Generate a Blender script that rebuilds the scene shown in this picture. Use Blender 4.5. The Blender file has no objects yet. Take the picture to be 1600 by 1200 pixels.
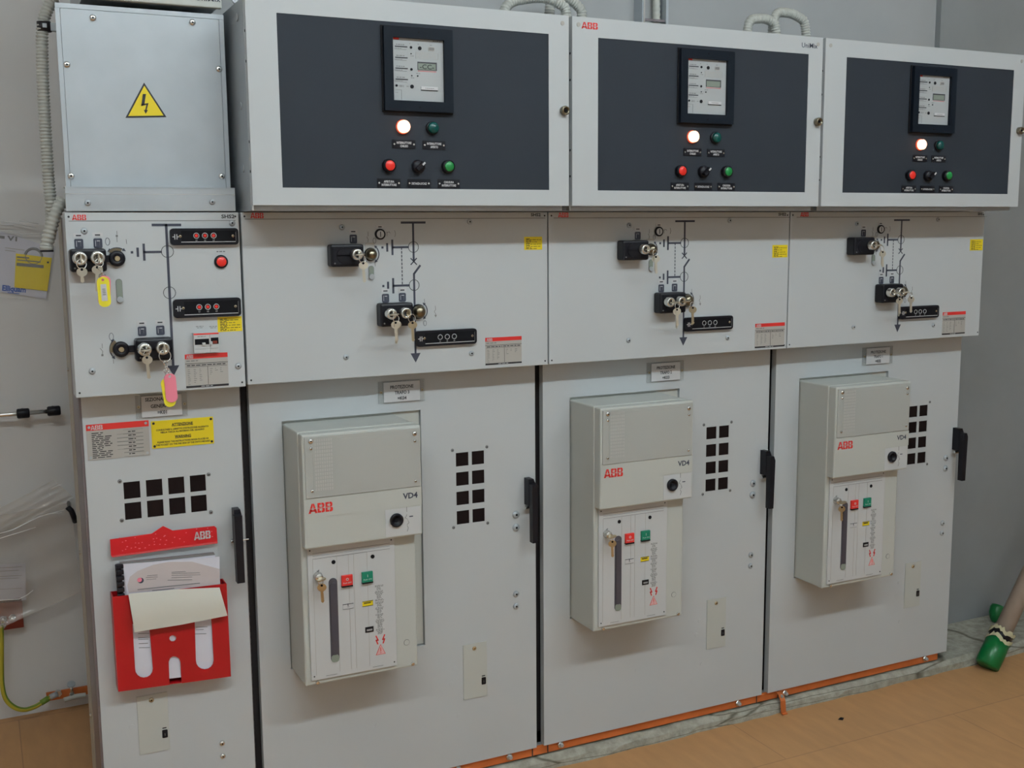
import bpy, bmesh, math, random
from mathutils import Vector, Matrix
random.seed(4)
C = bpy.context.scene
ZF = 1.48                       # height of the mimic panels' top edge above the floor
YP, YB = -0.0626, -0.1826       # front planes of the mimic panels and of the control boxes (doors: y = 0)

# ---------------------------------------------------------------- camera
F, CX, CY, CZ = 1727.62, -0.52496, -2.48932, -0.04117 + ZF
YAW, PITCH, ROLL = 0.450375, -0.139433, -0.007985
fw = Vector((math.sin(YAW)*math.cos(PITCH), math.cos(YAW)*math.cos(PITCH), math.sin(PITCH)))
rt = Vector((math.cos(YAW), -math.sin(YAW), 0)); up = rt.cross(fw)
RT = math.cos(ROLL)*rt + math.sin(ROLL)*up; UP = -math.sin(ROLL)*rt + math.cos(ROLL)*up
cam = bpy.data.cameras.new('camera'); co = bpy.data.objects.new('camera', cam); C.collection.objects.link(co)
M = Matrix((RT, UP, -fw)).transposed().to_4x4(); M.translation = (CX, CY, CZ); co.matrix_world = M
cam.sensor_width = 36; cam.lens = F*36/1600; cam.clip_start = 0.02; C.camera = co

def ray(u, v): return fw + RT*((u-800)/F) - UP*((v-600)/F)
def q(u, v, Y):                 # measured point of the photo on a front plane -> (x, z)
    d = ray(u, v); t = (Y-CY)/d.y; return (CX+t*d.x, CZ+t*d.z)
def qz(u, v, Z):                # the same on a level plane -> (x, y)
    d = ray(u, v); t = (Z-CZ)/d.z; return (CX+t*d.x, CY+t*d.y)
def rc(u0, v0, u1, v1, Y):      # top-left and bottom-right corners -> x0, x1, z0, z1
    a = q(u0, v0, Y); b = q(u1, v1, Y); return a[0], b[0], b[1], a[1]

# ---------------------------------------------------------------- materials
def mat(name, col, rough=0.5, metal=0.0, spec=0.5, noise=0.0, scale=20, bump=0.0, emit=None, es=0, alpha=1, trans=0, coat=0):
    m = bpy.data.materials.new(name); m.use_nodes = True; nt = m.node_tree; b = nt.nodes['Principled BSDF']
    c = (*col, 1)
    b.inputs['Base Color'].default_value = c; b.inputs['Roughness'].default_value = rough
    b.inputs['Metallic'].default_value = metal; b.inputs['Specular IOR Level'].default_value = spec
    b.inputs['Alpha'].default_value = alpha; b.inputs['Transmission Weight'].default_value = trans
    b.inputs['Coat Weight'].default_value = coat
    if emit: b.inputs['Emission Color'].default_value = (*emit, 1); b.inputs['Emission Strength'].default_value = es
    tc = nt.nodes.new('ShaderNodeTexCoord'); no = nt.nodes.new('ShaderNodeTexNoise')
    no.inputs['Scale'].default_value = scale; no.inputs['Detail'].default_value = 4
    nt.links.new(tc.outputs['Object'], no.inputs['Vector'])
    if noise:
        mx = nt.nodes.new('ShaderNodeMix'); mx.data_type = 'RGBA'
        mx.inputs['A'].default_value = tuple(x*(1-noise) for x in col)+(1,)
        mx.inputs['B'].default_value = tuple(min(1, x*(1+noise)) for x in col)+(1,)
        nt.links.new(no.outputs['Fac'], mx.inputs['Factor']); nt.links.new(mx.outputs['Result'], b.inputs['Base Color'])
    if bump:
        bp = nt.nodes.new('ShaderNodeBump'); bp.inputs['Strength'].default_value = bump; bp.inputs['Distance'].default_value = 0.002
        nt.links.new(no.outputs['Fac'], bp.inputs['Height']); nt.links.new(bp.outputs['Normal'], b.inputs['Normal'])
    return m
WH = mat('grey_white_paint', (.50, .525, .54), .42, noise=.02, scale=3, bump=.03)
WB = mat('breaker_beige_plastic', (.49, .505, .475), .45, noise=.02, scale=5)
PL = mat('control_plate_white', (.54, .55, .555), .45)
SL = mat('slate_grey_panel', (.027, .033, .043), .62, noise=.06, scale=8, spec=.2)
GV = mat('galvanised_steel', (.42, .455, .485), .42, metal=.35, noise=.10, scale=14)
ST = mat('bright_steel', (.72, .72, .70), .25, metal=1)
BK = mat('black_plastic', (.008, .008, .012), .38, spec=.25)
BR = mat('matt_black', (.006, .006, .008), .7, spec=.15)
PR = mat('slate_blue_print', (.045, .05, .075), .6)
TX = mat('black_print', (.02, .02, .025), .6)
GT = mat('grey_print', (.20, .20, .20), .6)
RD = mat('logo_red', (.70, .03, .025), .45)
RH2 = mat('red_card', (.60, .010, .018), .3)  # brighter than the pocket's red: surface shine put into the colour
RH = mat('red_plastic', (.40, .004, .008), .35, noise=.05, scale=10)
RB = mat('red_button', (.80, .03, .02), .3)
GB = mat('green_button', (.01, .22, .05), .3)
GD = mat('dark_green_lens', (.0, .065, .06), .2)
GO = mat('green_on_plate', (.0, .20, .12), .4)
YL = mat('yellow_sticker', (.80, .62, .01), .5)
LT = mat('label_grey', (.42, .40, .37), .5)
LW = mat('label_white', (.55, .55, .56), .5)
PW = mat('paper_white', (.66, .66, .74), .7, noise=.02, scale=30)
PC = mat('paper_cream', (.60, .58, .51), .7, noise=.03, scale=12)
PA = mat('paper_peach', (.56, .50, .50), .7)
CU = mat('copper', (.62, .17, .045), .42, metal=.3, noise=.25, scale=25)
CD = mat('dull_red_copper', (.22, .035, .02), .45, metal=.3, noise=.2, scale=20)
BZ = mat('bronze_knob', (.24, .21, .15), .30, metal=1, noise=.1)
BS = mat('brass', (.50, .42, .28), .3, metal=1)
NK = mat('nickel_key', (.68, .64, .54), .32, metal=.9)
PK = mat('pink_tag', (.80, .22, .30), .4)
YT = mat('yellow_tag', (.80, .70, .03), .4)
CG = mat('grey_conduit', (.46, .46, .42), .5)
VB = mat('vent_brown_dark', (.011, .006, .006), .8, spec=.12)
LC = mat('lcd_green_grey', (.22, .26, .22), .3)
DS = mat('dark_seal', (.015, .013, .016), .6)
PU = mat('frame_mauve_grey', (.20, .17, .18), .4, metal=.3)
CF = mat('frame_cream', (.36, .33, .27), .5)
BL = mat('blue_print', (.04, .12, .45), .6)
LAMP = mat('lit_lens', (1, .6, .4), .4, emit=(1, .52, .28), es=4)
LRIM = mat('lamp_red_rim', (.5, .08, .05), .4, emit=(1, .12, .05), es=.5)
TUBE = mat('fluorescent_tube', (1, 1, 1), .5, emit=(.84, .96, 1), es=100)
GRN = mat('green_foot_plastic', (.0, .14, .03), .35, noise=.15, scale=9)
POLE = mat('worn_brown_pole', (.34, .27, .22), .35, noise=.15, scale=30)
CABG = mat('cable_green', (.13, .22, .02), .45)
CABY = mat('cable_yellow', (.46, .38, .03), .45)
CABD = mat('cable_dark', (.03, .03, .02), .45)
CLR = mat('clear_holder', (.50, .52, .50), .12, alpha=.22)
FILM = mat('clear_plastic_film', (.60, .54, .48), .10, alpha=.38, bump=.6, scale=18, coat=.5)
GLINT = mat('plastic_glint', (.9, .9, .9), .08, alpha=.75, coat=1)  # whitish strips that stand for highlights on clear plastic
BAG = mat('clear_bag', (.75, .73, .72), .1, alpha=.10, bump=.8, scale=25, coat=1)
WIN = mat('frosted_window', (.41, .42, .40), .25, coat=.2)
WD = mat('window_inner', (.44, .44, .42), .35)
SLOT = mat('slot_grey', (.075, .07, .085), .6)
MESHW = mat('cabinet_inside', (.25, .25, .25), .7)

# ---------------------------------------------------------------- mesh building
OX = [0.0]                      # x offset of the unit being built
_tc = {}
def glyphs(s, bold):
    if (s, bold) in _tc: return _tc[(s, bold)]
    cu = bpy.data.curves.new('t', 'FONT'); cu.body = s; cu.size = 1; cu.resolution_u = 2; cu.offset = bold
    o = bpy.data.objects.new('t', cu); me = bpy.data.meshes.new_from_object(o)
    vs = [(v.co.x, v.co.y) for v in me.vertices]; fs = [tuple(p.vertices) for p in me.polygons]
    bpy.data.objects.remove(o); bpy.data.curves.remove(cu); bpy.data.meshes.remove(me)
    if not vs: vs = [(0, 0)]
    x0 = min(a for a, b in vs); x1 = max(a for a, b in vs)
    _tc[(s, bold)] = (vs, fs, x0, x1); return _tc[(s, bold)]

class MB:
    def __init__(s): s.v = []; s.f = []; s.m = []; s.mats = []; s.sm = []
    def mi(s, m):
        if m not in s.mats: s.mats.append(m)
        return s.mats.index(m)
    def add(s, vs, fs, m, smooth=False):
        o = len(s.v); s.v += [(a+OX[0], b, c) for a, b, c in vs]; i = s.mi(m)
        for f in fs: s.f.append(tuple(o+k for k in f)); s.m.append(i); s.sm.append(smooth)
        return s
    def box(s, x0, x1, y0, y1, z0, z1, m, bev=0):
        if x1 < x0: x0, x1 = x1, x0
        if z1 < z0: z0, z1 = z1, z0
        if y1 < y0: y0, y1 = y1, y0
        vs = [(x, y, z) for x in (x0, x1) for y in (y0, y1) for z in (z0, z1)]
        fs = [(0, 1, 3, 2), (4, 6, 7, 5), (0, 4, 5, 1), (2, 3, 7, 6), (0, 2, 6, 4), (1, 5, 7, 3)]
        if bev:
            bm = bmesh.new(); bv = [bm.verts.new(v) for v in vs]; [bm.faces.new([bv[i] for i in f]) for f in fs]
            bmesh.ops.bevel(bm, geom=bm.edges[:]+bm.verts[:], offset=bev, segments=2, affect='EDGES', profile=.5)
            bm.verts.index_update(); vs = [tuple(v.co) for v in bm.verts]; fs = [tuple(v.index for v in f.verts) for f in bm.faces]; bm.free()
        return s.add(vs, fs, m)
    def slab(s, x0, x1, y0, y1, z0, z1, holes, m):      # plate with rectangular openings
        xs = sorted({x0, x1, *[h[0] for h in holes], *[h[1] for h in holes]})
        zs = sorted({z0, z1, *[h[2] for h in holes], *[h[3] for h in holes]})
        nx, nz = len(xs)-1, len(zs)-1
        def full(i, j):
            if not (0 <= i < nx and 0 <= j < nz): return False
            cx, cz = (xs[i]+xs[i+1])/2, (zs[j]+zs[j+1])/2
            return not any(h[0] < cx < h[1] and h[2] < cz < h[3] for h in holes)
        vs = []; fs = []; ix = {}
        def V(i, j, k):
            if (i, j, k) not in ix: ix[(i, j, k)] = len(vs); vs.append((xs[i], (y0, y1)[k], zs[j]))
            return ix[(i, j, k)]
        for i in range(nx):
            for j in range(nz):
                if not full(i, j): continue
                fs.append((V(i, j, 0), V(i+1, j, 0), V(i+1, j+1, 0), V(i, j+1, 0)))
                fs.append((V(i, j, 1), V(i, j+1, 1), V(i+1, j+1, 1), V(i+1, j, 1)))
                if not full(i-1, j): fs.append((V(i, j, 0), V(i, j+1, 0), V(i, j+1, 1), V(i, j, 1)))
                if not full(i+1, j): fs.append((V(i+1, j, 0), V(i+1, j, 1), V(i+1, j+1, 1), V(i+1, j+1, 0)))
                if not full(i, j-1): fs.append((V(i, j, 0), V(i, j, 1), V(i+1, j, 1), V(i+1, j, 0)))
                if not full(i, j+1): fs.append((V(i, j+1, 0), V(i+1, j+1, 0), V(i+1, j+1, 1), V(i, j+1, 1)))
        return s.add(vs, fs, m)
    def prism(s, pts, y0, y1, m, holes=()):             # outline in x-z, extruded along y
        if not holes:
            n = len(pts); A = sum(pts[i][0]*pts[(i+1) % n][1]-pts[(i+1) % n][0]*pts[i][1] for i in range(n))
            if A < 0: pts = pts[::-1]
            y0, y1 = min(y0, y1), max(y0, y1)
            vs = [(a, y0, b) for a, b in pts]+[(a, y1, b) for a, b in pts]
            fs = [tuple(range(n)), tuple(range(2*n-1, n-1, -1))]+[(i, i+n, (i+1) % n+n, (i+1) % n) for i in range(n)]
            return s.add(vs, fs, m)
        bm = bmesh.new(); es = []
        for lp in [pts]+list(holes):
            vv = [bm.verts.new((a, y0, b)) for a, b in lp]; es += [bm.edges.new((vv[i], vv[(i+1) % len(vv)])) for i in range(len(vv))]
        bmesh.ops.triangle_fill(bm, use_beauty=True, edges=es)
        r = bmesh.ops.extrude_face_region(bm, geom=bm.faces[:])
        bmesh.ops.translate(bm, verts=[g for g in r['geom'] if isinstance(g, bmesh.types.BMVert)], vec=(0, y1-y0, 0))
        bmesh.ops.recalc_face_normals(bm, faces=bm.faces[:]); bm.verts.index_update()
        s.add([tuple(v.co) for v in bm.verts], [tuple(v.index for v in f.verts) for f in bm.faces], m); bm.free(); return s
    def rrect(s, x0, x1, z0, z1, r, y0, y1, m, n=4):
        if z1 < z0: z0, z1 = z1, z0
        return s.prism(rr(x0, x1, z0, z1, r, n), y0, y1, m)
    def lathe(s, c, prof, m, axis=(0, -1, 0), seg=20, smooth=True):   # prof: (radius, distance along axis)
        ax = Vector(axis).normalized(); a = ax.orthogonal().normalized(); b = ax.cross(a); c = Vector(c); vs = []; fs = []
        for r, h in prof:
            for k in range(seg):
                t = 2*math.pi*k/seg; vs.append(tuple(c+ax*h+(a*math.cos(t)+b*math.sin(t))*max(r, 1e-5)))
        for i in range(len(prof)-1):
            for k in range(seg):
                k2 = (k+1) % seg; fs.append((i*seg+k, i*seg+k2, (i+1)*seg+k2, (i+1)*seg+k))
        fs.append(tuple(range(seg))[::-1]); fs.append(tuple(range((len(prof)-1)*seg, len(prof)*seg)))
        return s.add(vs, fs, m, smooth)
    def cyl(s, c, r, h, m, axis=(0, -1, 0), seg=20):
        e = min(r, h)*.12
        return s.lathe(c, [(r, 0), (r, h-e), (r-e, h)], m, axis, seg, False)
    def tube(s, pts, r, m, seg=10, rings=None, closed=False):
        P = [Vector(p) for p in pts]; n = len(P); vs = []; fs = []; prev = None
        for i in range(n):
            if closed: t = P[(i+1) % n]-P[i-1]
            else: t = P[min(i+1, n-1)]-P[max(i-1, 0)]
            t.normalize()
            if prev is None: a = t.orthogonal().normalized()
            else: a = (prev-t*prev.dot(t)).normalized()
            prev = a; b = t.cross(a); rr_ = r if rings is None else rings(i)
            for k in range(seg):
                w = 2*math.pi*k/seg; vs.append(tuple(P[i]+(a*math.cos(w)+b*math.sin(w))*rr_))
        for i in range(n if closed else n-1):
            j = (i+1) % n
            for k in range(seg):
                k2 = (k+1) % seg; fs.append((i*seg+k, i*seg+k2, j*seg+k2, j*seg+k))
        if not closed: fs.append(tuple(range(seg))[::-1]); fs.append(tuple(range((n-1)*seg, n*seg)))
        return s.add(vs, fs, m, True)
    def ring(s, c, R, r, m, nrm=(0, -1, 0), seg=20):
        ax = Vector(nrm).normalized(); a = ax.orthogonal().normalized(); b = ax.cross(a); c = Vector(c)
        return s.tube([c+(a*math.cos(2*math.pi*k/seg)+b*math.sin(2*math.pi*k/seg))*R for k in range(seg)], r, m, 6, closed=True)
    def line(s, pts, w, y, m, t=.0005):                 # flat printed stroke on a front plane
        for (a, b), (c, d) in zip(pts, pts[1:]):
            L = math.hypot(c-a, d-b) or 1e-6; nx, nz = -(d-b)/L*w/2, (c-a)/L*w/2; ex, ez = (c-a)/L*w*.25, (d-b)/L*w*.25
            s.prism([(a-ex+nx, b-ez+nz), (a-ex-nx, b-ez-nz), (c+ex-nx, d+ez-nz), (c+ex+nx, d+ez+nz)], y-t, y, m)
        return s
    def text(s, st, x, z, y, h, m, w=None, align='c', bold=.012, rot=0):
        vs, fs, x0, x1 = glyphs(st, bold); k = h/.73; kx = k if w is None else w/(x1-x0)
        W = (x1-x0)*kx; ox = {'c': -W/2, 'l': 0, 'r': -W}[align]; cr, sr = math.cos(rot), math.sin(rot); o = []
        for a, b in vs:
            p, r_ = (a-x0)*kx+ox, b*k-h/2; o.append((x+p*cr-r_*sr, y, z+p*sr+r_*cr))
        return s.add(o, fs, m)
    def greek(s, x0, x1, z, y, h, m, seed=0, word=.006):    # print too small to read: a row of short word marks
        rn = random.Random(seed); x = x0
        while x < x1-word*.4:
            w = min(word*rn.uniform(.5, 1.8), x1-x); s.box(x, x+w, y-.0003, y, z-h/2, z+h/2, m); x += w+word*.35
        return s
    def logo(s, x0, x1, z0, z1, y, m, bg, shear=0):         # the three-letter emblem with its split letters
        W = (x1-x0); H = z1-z0; t = .0005
        def P(ox, ww, pts): s.prism([(x0+(ox+a*ww)*W, z0+b*H+shear*(ox+a*ww)*W) for a, b in pts], y-t, y, m)
        A = [[(0, 0), (.25, 0), (.485, .80), (.485, 1), (.37, 1)], [(.18, .17), (.485, .17), (.485, .36), (.24, .36)]]
        for p in A: P(0, .36, p); P(0, .36, [(1-a, b) for a, b in p])
        B = [[(0, 0), (.26, 0), (.26, 1), (0, 1)], [(.26, 0), (.46, 0), (.46, .19), (.26, .19)], [(.26, .41), (.46, .41), (.46, .60), (.26, .60)], [(.26, .81), (.46, .81), (.46, 1), (.26, 1)],
             [(.54, .81), (.66, .81), (.66, 1), (.54, 1)], [(.54, .50), (.66, .50), (.66, .60), (.54, .60)], [(.66, 1), (.76, 1), (.92, .9), (.95, .75), (.92, .6), (.82, .5), (.66, .5)],
             [(.54, 0), (.66, 0), (.66, .19), (.54, .19)], [(.54, .41), (.66, .41), (.66, .48), (.54, .48)], [(.66, 0), (.80, 0), (.96, .08), (1, .25), (.96, .4), (.86, .48), (.66, .48)]]
        for o in (.37, .70):
            for p in B: P(o, .30, p)
        s.box(x0-.02*W, x1, y-t*1.6, y-t, z0+.455*H, z0+.495*H, bg)
        return s
    def build(s, name, parent=None, kind=None, label=None, cat=None, group=None, rootloc=None):
        me = bpy.data.meshes.new(name); off = Vector(parent['_w']) if parent is not None else Vector((0, 0, 0))
        if parent is None:
            xs = [v[0] for v in s.v]; ys = [v[1] for v in s.v]; zs = [v[2] for v in s.v]
            off = Vector(rootloc) if rootloc else Vector(((min(xs)+max(xs))/2, (min(ys)+max(ys))/2, min(zs)))
        me.from_pydata([(a-off.x, b-off.y, c-off.z) for a, b, c in s.v], [], s.f)
        for m in s.mats: me.materials.append(m)
        me.polygons.foreach_set('material_index', s.m); me.polygons.foreach_set('use_smooth', s.sm); me.update()
        o = bpy.data.objects.new(name, me); C.collection.objects.link(o)
        if parent is not None: o.parent = parent; o['_w'] = parent['_w']
        else: o.location = off; o['_w'] = tuple(off)
        if kind: o['kind'] = kind
        if label: o['label'] = label
        if cat: o['category'] = cat
        if group: o['group'] = group
        return o
def rr(x0, x1, z0, z1, r, n=4):
    p = []
    for cx, cz, a0 in ((x1-r, z1-r, 0), (x0+r, z1-r, 90), (x0+r, z0+r, 180), (x1-r, z0+r, 270)):
        for k in range(n+1): a = math.radians(a0+90*k/n); p.append((cx+r*math.cos(a), cz+r*math.sin(a)))
    return p
def thing(name, label, cat, loc, group=None):
    o = bpy.data.objects.new(name, None); C.collection.objects.link(o); loc = (loc[0]+OX[0], loc[1], loc[2])
    o.location = loc; o['_w'] = loc; o.empty_display_size = .1; o['label'] = label; o['category'] = cat
    if group: o['group'] = group
    return o
def spline(pts, n=8):
    P = [Vector(p) for p in pts]; P = [2*P[0]-P[1]]+P+[2*P[-1]-P[-2]]; o = []
    for i in range(1, len(P)-2):
        a, b, c, d = P[i-1:i+3]
        for k in range(n):
            t = k/n; o.append(.5*((2*b)+(-a+c)*t+(2*a-5*b+4*c-d)*t*t+(-a+3*b-3*c+d)*t**3))
    return o+[P[-2]]
def resample(pts, step):
    o = [pts[0].copy()]; acc = 0
    for a, b in zip(pts, pts[1:]):
        L = (b-a).length; d = step-acc
        while d <= L: o.append(a+(b-a)*(d/L)); d += step
        acc = (acc+L) % step
    return o
def screw(mb, u, v, Y, r=.006, m=ST, h=.003):
    x, z = q(u, v, Y); sx(mb, x, z, Y, r, m, h)
def sx(mb, x, z, Y, r=.006, m=ST, h=.003):
    mb.lathe((x, Y, z), [(r, 0), (r, h*.4), (r*.75, h*.85), (r*.35, h)], m, seg=14); mb.cyl((x, Y-h, z), r*.3, .0004, BR, seg=8)
# ---------------------------------------------------------------- the room
def nodes_floor():
    m = bpy.data.materials.new('wood_look_floor'); m.use_nodes = True; nt = m.node_tree; b = nt.nodes['Principled BSDF']; N = nt.nodes.new; L = nt.links.new
    tc = N('ShaderNodeTexCoord'); mp = N('ShaderNodeMapping'); mp.inputs['Location'].default_value = (1.07, .38, 0)
    L(tc.outputs['Object'], mp.inputs['Vector'])
    br = N('ShaderNodeTexBrick'); br.inputs['Scale'].default_value = 1; br.inputs['Mortar Size'].default_value = .0016; br.inputs['Brick Width'].default_value = 1.25; br.inputs['Row Height'].default_value = .61
    br.inputs['Color1'].default_value = (.49, .265, .115, 1); br.inputs['Color2'].default_value = (.51, .275, .12, 1); br.inputs['Mortar'].default_value = (.36, .19, .09, 1)
    L(mp.outputs['Vector'], br.inputs['Vector'])
    mp2 = N('ShaderNodeMapping'); mp2.inputs['Scale'].default_value = (16, 4, 1); L(tc.outputs['Object'], mp2.inputs['Vector'])
    no = N('ShaderNodeTexNoise'); no.inputs['Scale'].default_value = 2.2; no.inputs['Detail'].default_value = 6; L(mp2.outputs['Vector'], no.inputs['Vector'])
    cr = N('ShaderNodeValToRGB'); cr.color_ramp.elements[0].position = .3; cr.color_ramp.elements[0].color = (.92, .92, .92, 1); cr.color_ramp.elements[1].position = .7; cr.color_ramp.elements[1].color = (1.06, 1.05, 1.04, 1)
    L(no.outputs['Fac'], cr.inputs['Fac'])
    mx = N('ShaderNodeMix'); mx.data_type = 'RGBA'; mx.blend_type = 'MULTIPLY'; mx.inputs['Factor'].default_value = 1
    L(br.outputs['Color'], mx.inputs['A']); L(cr.outputs['Color'], mx.inputs['B']); L(mx.outputs['Result'], b.inputs['Base Color'])
    b.inputs['Roughness'].default_value = .5; b.inputs['Specular IOR Level'].default_value = .35
    return m
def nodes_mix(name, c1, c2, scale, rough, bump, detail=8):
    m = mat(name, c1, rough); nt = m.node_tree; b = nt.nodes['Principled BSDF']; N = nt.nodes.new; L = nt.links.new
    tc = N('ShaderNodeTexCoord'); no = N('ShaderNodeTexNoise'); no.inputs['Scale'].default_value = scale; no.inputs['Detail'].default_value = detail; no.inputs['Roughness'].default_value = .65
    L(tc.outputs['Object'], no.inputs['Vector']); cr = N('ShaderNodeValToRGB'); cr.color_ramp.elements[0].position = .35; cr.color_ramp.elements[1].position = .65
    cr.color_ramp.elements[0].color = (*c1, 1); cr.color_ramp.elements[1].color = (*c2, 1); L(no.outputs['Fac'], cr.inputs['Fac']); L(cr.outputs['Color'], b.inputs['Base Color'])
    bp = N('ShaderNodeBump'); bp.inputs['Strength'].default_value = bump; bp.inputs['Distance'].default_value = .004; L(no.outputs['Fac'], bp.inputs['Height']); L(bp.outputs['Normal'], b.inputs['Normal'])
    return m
FLOOR = nodes_floor()
WALL = nodes_mix('wall_plaster_paint', (.67, .66, .65), (.70, .69, .68), 2.5, .7, .12)
WALLU = nodes_mix('added_wall_step_paint', (.33, .335, .335), (.355, .36, .36), 2.5, .7, .12)
WALLD = nodes_mix('side_wall_painted_shade', (.235, .245, .25), (.275, .285, .29), 1.6, .75, .2)  # wall colour darkened to stand for the shade beside the cabinets
CONC = nodes_mix('rough_concrete', (.26, .25, .20), (.42, .41, .35), 30, .9, .9)
_nt = CONC.node_tree; _b = _nt.nodes['Principled BSDF']; _src = _b.inputs['Base Color'].links[0].from_socket
_tco = _nt.nodes.new('ShaderNodeTexCoord'); _mp = _nt.nodes.new('ShaderNodeMapping'); _mp.inputs['Scale'].default_value = (1.9, .6, 24); _nz = _nt.nodes.new('ShaderNodeTexNoise'); _nz.inputs['Scale'].default_value = 9
_ad = _nt.nodes.new('ShaderNodeMix'); _ad.data_type = 'RGBA'; _ad.inputs['Factor'].default_value = .12; _vo = _nt.nodes.new('ShaderNodeTexVoronoi'); _vo.feature = 'DISTANCE_TO_EDGE'; _vo.inputs['Scale'].default_value = 1
_nt.links.new(_tco.outputs['Object'], _mp.inputs['Vector']); _nt.links.new(_tco.outputs['Object'], _nz.inputs['Vector']); _nt.links.new(_mp.outputs['Vector'], _ad.inputs['A']); _nt.links.new(_nz.outputs['Color'], _ad.inputs['B']); _nt.links.new(_ad.outputs['Result'], _vo.inputs['Vector'])
_cr = _nt.nodes.new('ShaderNodeValToRGB'); _cr.color_ramp.elements[0].position = .004; _cr.color_ramp.elements[0].color = (.38, .36, .32, 1); _cr.color_ramp.elements[1].position = .022; _nt.links.new(_vo.outputs['Distance'], _cr.inputs['Fac'])
_mu = _nt.nodes.new('ShaderNodeMix'); _mu.data_type = 'RGBA'; _mu.blend_type = 'MULTIPLY'; _mu.inputs['Factor'].default_value = 1; _nt.links.new(_src, _mu.inputs['A']); _nt.links.new(_cr.outputs['Color'], _mu.inputs['B']); _nt.links.new(_mu.outputs['Result'], _b.inputs['Base Color'])
CEIL = mat('ceiling_white', (.82, .82, .82), .8)

def struct(mb, name): return mb.build(name, kind='structure')
X0r, X1r, Y0r, Y1r, H = -3.2, 5.6, -4.6, 1.0, 3.40
struct(MB().box(X0r, X1r, Y0r, Y1r+.2, -.1, 0, FLOOR), 'floor')
struct(MB().box(X0r, X1r, Y0r, Y1r+.2, H, H+.1, CEIL), 'ceiling')
struct(MB().box(X0r, X1r, Y1r, Y1r+.2, 0, H, WALL), 'wall_back')
struct(MB().box(X0r-.2, X0r, Y0r, Y1r, 0, H, WALL), 'wall_left')
struct(MB().box(X1r, X1r+.2, Y0r, Y1r, 0, H, WALL), 'wall_right')
struct(MB().box(X0r, X1r, Y0r-.2, Y0r, 0, H, WALL), 'wall_front')
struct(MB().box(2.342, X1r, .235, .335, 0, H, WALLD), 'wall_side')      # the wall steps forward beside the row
struct(MB().box(.02, 2.3415, .256, Y1r-.001, 1.94, H, WALLU), 'wall_upper_added_step')   # back wall brought forward here, an added step, so it catches the lamps
# broken concrete edge under and beside the cabinets
def plinth():
    mb = MB(); rn = random.Random(3); vs = []; fs = []; n = 110; xa, xb = .05, 5.58
    for i in range(n+1):
        x = xa+(xb-xa)*i/n; o = rn.uniform(-.006, .006)
        ys = [-.012+o*.6, -.010+rn.uniform(-.003, .004), .004+rn.uniform(-.004, .004), .233]
        for y, z in zip(ys, [0, .020, .034+rn.uniform(-.003, .001), .036]): vs.append((x, y, z))
    for i in range(n):
        for k in range(3): a = i*4+k; fs.append((a, a+4, a+5, a+1))
    mb.add(vs, fs, CONC); mb.box(xa, 2.34, .2, .99, .0005, .034, CONC); mb.box(2.34, 2.6, .336, .99, .0005, .034, CONC)
    o = struct(mb, 'trim_1'); return o
plinth()
# thin crack lines of the concrete edge
# ---------------------------------------------------------------- cabinets
ZM, ZB, ZT = 1.1024, .0646, 1.479
DK = [0, .006, .013]
def body(root, xa, xb, post=True, left_deep=False):
    mb = MB(); t = .002; y0, y1, z0, z1 = .03, .93, .075, 1.476
    mb.box(xa, xa+t, y0, y1, z0, z1, GV); mb.box(xb-t, xb, y0, y1, z0, z1, GV)
    mb.box(xa, xb, y0, y1, z1-t, z1, GV); mb.box(xa, xb, y1-t, y1, z0, z1, GV); mb.box(xa, xb, y0, y1, z0, z0+t, DS)
    mb.build('body', root)
    fr = MB()
    for a, b in ((xa, xa+.022), (xb-.022, xb)): fr.box(a, b, .030, .055, z0, z1, DS)
    fr.box(xa, xb, .030, .05, z1-.03, z1-.001, GV); fr.box(xa, xb, .030, .05, z0, z0+.02, DS)
    fr.build('front_frame', root)
    MB().box(xa+.01, xb-.01, .06, .91, .0355, z0, DS).build('base_frame', root)
def corner_dots(mb, xa, xb, z0, z1):
    for x in (xa+.0075, xb-.0075):
        for z in (z0+.010, z1-.009): mb.cyl((x, YP, z), .0022, .0006, TX, seg=8)
def lock_box(parent, x0, x1, z0, z1, name='key_lock_box'):
    mb = MB(); d = .034
    mb.box(x0, x1, YP-d, YP, z0, z1, BK, bev=.005)
    mb.rrect(x0+(x1-x0)*.16, x1-(x1-x0)*.05, z0+(z1-z0)*.16, z1-(z1-z0)*.16, .018, YP-d-.0015, YP-d, BK)
    mb.cyl((x0+.008, YP-d, z0+.008), .0018, .001, GT, seg=8)
    return mb.build(name, parent)
def lock_cyl(parent, x, z, Y=YP-.036, r=.0125, h=.018):
    mb = MB(); mb.lathe((x, Y, z), [(r*1.05, 0), (r*1.05, .004), (r, .005), (r, h-.002), (r-.0015, h), (r*.62, h), (r*.55, h-.002)], ST, seg=22)
    mb.box(x-.0012, x+.0012, Y-h-.0006, Y-h+.001, z-.006, z+.006, TX)
    return mb.build('lock_cylinder', parent)
def position_label(mb, x, z, n):     # small dark position mark with its letter tag over a lock
    mb.rrect(x-.0085, x+.0085, z-.010, z+.010, .003, YP-.001, YP, PR)
    mb.box(x-.0022, x+.004, YP-.0014, YP-.001, z+.004, z+.0055, LW); mb.box(x-.005, x-.0042, YP-.0014, YP-.001, z-.006, z+.006, LW)
    mb.box(x+.003, x+.0036, YP-.0014, YP-.001, z-.005, z+.004, GT)
    mb.box(x-.010, x+.010, YP-.0008, YP, z+.0125, z+.0215, LW); mb.box(x-.005, x+.005, YP-.0012, YP-.0008, z+.0155, z+.018, TX)
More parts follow.
